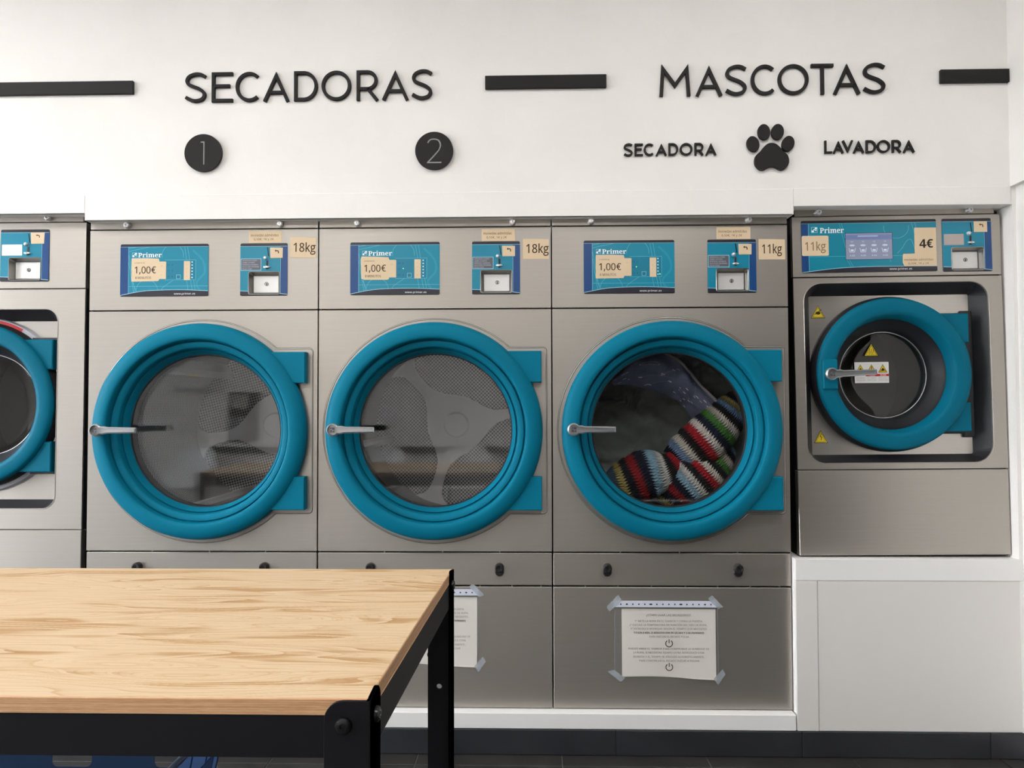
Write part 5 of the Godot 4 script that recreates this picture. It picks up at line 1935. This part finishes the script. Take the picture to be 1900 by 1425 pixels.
func basket() -> void:
	# tapered plastic basket, open on top, with rounded slots in its sides
	var root := thing("laundry_basket", "blue translucent plastic laundry basket on the floor under the table", "basket", Vector3(.265, 0, .68))
	var top := [Vector2(-.425, -.205), Vector2(.405, -.205), Vector2(.405, .205), Vector2(-.425, .205)]
	var H := .30
	var f := .86
	for i in 4:
		var a: Vector2 = top[i]
		var b: Vector2 = top[(i + 1) % 4]
		var la := Vector3(a.x * f, .003, a.y * f)
		var lb := Vector3(b.x * f, .003, b.y * f)
		var ta := Vector3(a.x, H, a.y)
		var tb := Vector3(b.x, H, b.y)
		var ex := (tb - ta).normalized()
		var up := ((ta + tb) / 2 - (la + lb) / 2).normalized()
		var nn := ex.cross(up).normalized()
		var len := ta.distance_to(tb)
		var hh := ((ta + tb) / 2).distance_to((la + lb) / 2)
		var ins := (len - la.distance_to(lb)) / 2
		var outline := PackedVector2Array([Vector2(ins, 0), Vector2(len - ins, 0), Vector2(len, hh), Vector2(0, hh)])
		var mb := MB.new()
		mb.xf = Transform3D(Basis(ex, up, nn), ta - up * hh)
		# columns with a slot each, left and right of the slot without holes
		var cols := 3 if len > .5 else 2
		for k in cols:
			var x0 := len * k / cols
			var x1 := len * (k + 1) / cols
			for part_ in Geometry2D.intersect_polygons(outline, rect(x0, -1, x1, 2)):
				var xm := (x0 + x1) / 2
				var slot := rrect(xm - minf(.054, len / cols * .36), hh - .140, xm + minf(.054, len / cols * .36), hh - .088, .014, 5)
				mb.holed(part_, slot, xm, -.0015, .0015)
		part("side", mb, M.basket, root)
	var mb := MB.new()
	mb.box(Vector3(top[0].x * f, 0, top[0].y * f), Vector3(top[2].x * f, .006, top[2].y * f), .002)
	part("bottom", mb, M.basket, root)
	mb = MB.new()
	var pts := []
	for p in rrect(top[0].x, top[0].y, top[2].x, top[2].y, .02, 4):
		pts.append(Vector3(p.x, H + .002, p.y))
	mb.tube(pts, .008, 8, true)
	part("rim", mb, M.basket, root)


# ------------------------------------------------------------------ the far side of the room, seen in the door glass
func make_chair() -> Node3D:
	var root := thing("shell_chair", "", "chair", Vector3.ZERO, "white shell chairs along the opposite wall")
	var rows := []
	for i in 25:
		var f := i / 24.0
		var line := PackedVector3Array()
		for j in 17:
			var g := (j / 16.0 - .5) * 2.0
			var w: float
			var p: Vector3
			if f < .5:
				var t := f / .5
				w = lerpf(.205, .225, t)
				p = Vector3(g * w, .445 - .02 * t + .035 * g * g * (0.4 + t), -.22 + .40 * t)
			else:
				var t := (f - .5) / .5
				w = lerpf(.225, .19, t * t) * sqrt(maxf(1.0 - pow(maxf(t - .7, 0.0) / .3, 2) * .45, 0.0))
				p = Vector3(g * w, .425 + .33 * t + .035 * g * g * (1.0 - t), .18 + .10 * sqrt(t) - .07 * g * g * (1.0 - t * .4))
			line.append(p)
		rows.append(line)
	var mb := MB.new()
	mb.grid(rows)
	var under := []
	for r in rows:
		var line := PackedVector3Array()
		for p in r:
			line.append(p + Vector3(0, -.006, .004))
		under.append(line)
	mb.grid(under)
	part("shell", mb, M.white_plastic, root)
	for q in [[-1, -1], [1, -1], [-1, 1], [1, 1]]:
		mb = MB.new()
		mb.tube([Vector3(q[0] * .12, .43, q[1] * .11), Vector3(q[0] * .21, 0, q[1] * .21)], [.014, .010], 10)
		part("leg", mb, M.white_plastic, root)
	return root

func opposite() -> void:
	var c0 := make_chair()
	var spots := [[-1.48, "white shell chair beside the payment terminal"], [.18, "white shell chair in the middle of the opposite wall"], [.92, "white shell chair nearest the dark passage"], [-2.35, "white shell chair nearest the shop window"]]
	for i in spots.size():
		var c: Node3D = c0
		if i:
			c = c0.duplicate()
			c.name = numbered("shell_chair")
			add_child(c)
		c.position = Vector3(spots[i][0], 0, 3.82)
		c.set_meta("label", spots[i][1])
	var mb := MB.new()
	mb.box(Vector3(-1.72, .695, 4.225), Vector3(1.55, .750, 4.25), .003)
	single("wall_rail", mb, M.powder, "long black rail on the opposite wall behind the chairs", "rail")
	mb = MB.new()
	mb.box(Vector3(-1.72, 1.26, 4.205), Vector3(-1.34, 1.75, 4.25), .004)
	var root := thing("electrical_cabinet", "white electrical cabinet high on the opposite wall", "cabinet", Vector3(-1.53, 1.26, 4.25))
	mb.xf = Transform3D()
	mb = MB.new()
	mb.box(Vector3(-.19, 0, -.045), Vector3(.19, .49, 0), .004)
	part("body", mb, mat(222, 221, 218, .5), root)
	mb = MB.new()
	mb.box(Vector3(-.19, .02, -.058), Vector3(.155, .47, -.045), .004)
	part("door", mb, mat(226, 224, 222, .5), root)
	mb = MB.new()
	warn_triangle(mb, -.02, .14, .075, .065, -.0585)
	mb.xf = Transform3D()
	var wt := MB.new()
	wt.xf = Transform3D(Basis(Vector3.UP, PI), Vector3(-.02, .14, -.0586))
	warn_triangle(wt, 0, 0, .075, .065, 0.0)
	part("warning_sticker", wt, M.paper, root)
	var pt := thing("payment_terminal", "black payment terminal on the opposite wall", "terminal", Vector3(-1.10, .80, 4.25))
	mb = MB.new()
	mb.box(Vector3(-.135, 0, -.05), Vector3(.115, .44, 0), .005)
	part("body", mb, M.powder, pt)
	mb = MB.new()
	mb.box(Vector3(-.115, .03, -.056), Vector3(.02, .22, -.05), .002)
	part("keypad_plate", mb, mat(120, 120, 128, .4), pt)
	mb = MB.new()
	mb.box(Vector3(-.11, .29, -.056), Vector3(.05, .42, -.05), .002)
	part("notice_plate", mb, mat(150, 142, 132, .5), pt)
	# plant on a low black stand
	var stand := thing("plant_stand", "low black stand against the opposite wall", "stand", Vector3(-1.78, 0, 3.35))
	mb = MB.new()
	mb.box(Vector3(-.26, .40, -.12), Vector3(.26, .43, .12), .003)
	part("shelf", mb, M.powder, stand)
	for q in [[-.24, -.1], [.24, -.1], [-.24, .1], [.24, .1]]:
		mb = MB.new()
		mb.box(Vector3(q[0] - .012, 0, q[1] - .012), Vector3(q[0] + .012, .40, q[1] + .012), .002)
		part("leg", mb, M.powder, stand)
	var pl := thing("potted_plant", "small spiky green plant in a dark trough on the stand", "plant", Vector3(-1.78, .43, 3.35))
	mb = MB.new()
	mb.box(Vector3(-.2, 0, -.06), Vector3(.2, .09, .06), .008)
	part("trough", mb, M.black, pl)
	var rng := RandomNumberGenerator.new()
	rng.seed = 5
	mb = MB.new()
	for i in 60:
		var b := Vector3(rng.randf_range(-.18, .18), .085, rng.randf_range(-.05, .05))
		var hgt := rng.randf_range(.07, .22) * (1.0 if b.x < 0 else .5)
		var t := b + Vector3(rng.randf_range(-.05, .05), hgt, rng.randf_range(-.05, .05))
		mb.tube([b, b.lerp(t, .5) + Vector3(.008, 0, 0), t], [.004, .005, .001], 5)
		for k in 3:
			var s := b.lerp(t, .4 + .2 * k)
			mb.tube([s, s + Vector3(rng.randf_range(-.03, .03), .02, rng.randf_range(-.02, .02))], [.004, .001], 5)
	part("leaves", mb, mat(46, 62, 44, .7), pl).set_meta("kind", "stuff")


# ------------------------------------------------------------------ lamps
func lamps() -> void:
	var glow := mat(255, 255, 255, .6)
	glow.emission_enabled = true
	glow.emission = Color8(255, 252, 248)
	glow.emission_energy_multiplier = 3.0
	var n := 0
	for p in [Vector2(-.9, 1.2), Vector2(.75, 1.2), Vector2(2.25, 1.2), Vector2(-.25, 3.1), Vector2(1.75, 3.1)]:
		var root := thing("ceiling_panel", ["square ceiling lamp panel nearest the shop window and the machines", "square ceiling lamp panel above the right end of the folding table", "square ceiling lamp panel in front of the pet washer", "square ceiling lamp panel above the middle chair opposite the machines", "square ceiling lamp panel in front of the dark passage"][n], "lamp", Vector3(p.x, 2.8, p.y), "square lamp panels in the ceiling")
		n += 1
		var mb := MB.new()
		mb.stroke(rect(-.30, -.30, .30, .30), .03, -.012, .0, .002, true)
		var fr := part("frame", mb, M.trim, root)
		fr.rotation.x = PI / 2
		mb = MB.new()
		mb.box(Vector3(-.29, -.008, -.29), Vector3(.29, -.002, .29))
		part("diffuser", mb, glow, root)
		var a := AreaLight3D.new()
		a.name = "lamp_light"
		a.area_size = Vector2(.56, .56)
		a.light_color = Color8(255, 254, 252)
		a.light_energy = LAMP * [1.05, .38, .52, 1.7, 1.2][n - 1]
		a.area_normalize_energy = true
		a.shadow_enabled = true
		a.area_range = 9.0
		a.area_attenuation = 2.0
		a.position = Vector3(0, -.03, 0)
		a.rotation.x = -PI / 2
		root.add_child(a)

const LAMP := 1.62
const SKY := 4.3
const EXPOSURE := .95

func _ready() -> void:
	# camera
	var cam := Camera3D.new()
	cam.name = "camera"
	cam.fov = rad_to_deg(2.0 * atan(712.5 / 1427.0))
	cam.near = .05
	cam.far = 80.0
	cam.position = Vector3(1.4845, 1.1190, 2.5327)
	cam.rotation_degrees = Vector3(1.5742, 1.4916, -.1465)
	add_child(cam)
	cam.current = true
	# daylight through the shop window
	var env := Environment.new()
	var sky := Sky.new()
	var ps := ProceduralSkyMaterial.new()
	ps.sky_top_color = Color8(205, 214, 226)
	ps.sky_horizon_color = Color8(236, 236, 236)
	ps.ground_bottom_color = Color8(120, 118, 114)
	ps.ground_horizon_color = Color8(190, 190, 188)
	ps.sky_energy_multiplier = SKY
	ps.ground_energy_multiplier = SKY * .5
	sky.sky_material = ps
	env.background_mode = Environment.BG_SKY
	env.sky = sky
	env.tonemap_mode = Environment.TONE_MAPPER_LINEAR
	env.tonemap_exposure = EXPOSURE
	env.sdfgi_enabled = true
	env.ssao_enabled = true
	env.ssil_enabled = true
	var we := WorldEnvironment.new()
	we.name = "environment"
	we.environment = env
	add_child(we)
	materials()
	lamps()
	room()
	big_washer()
	dryers()
	pet_washer()
	table()
	wall_signs()
	labels()
	notice(1.7735, .2378, "instruction sheet in a taped plastic sleeve, fully in view on the rightmost dryer")
	notice(1.7735 - W + .0005, .2735, "instruction sheet in a plastic sleeve, half hidden by the table leg")
	laundry()
	basket()
	opposite()
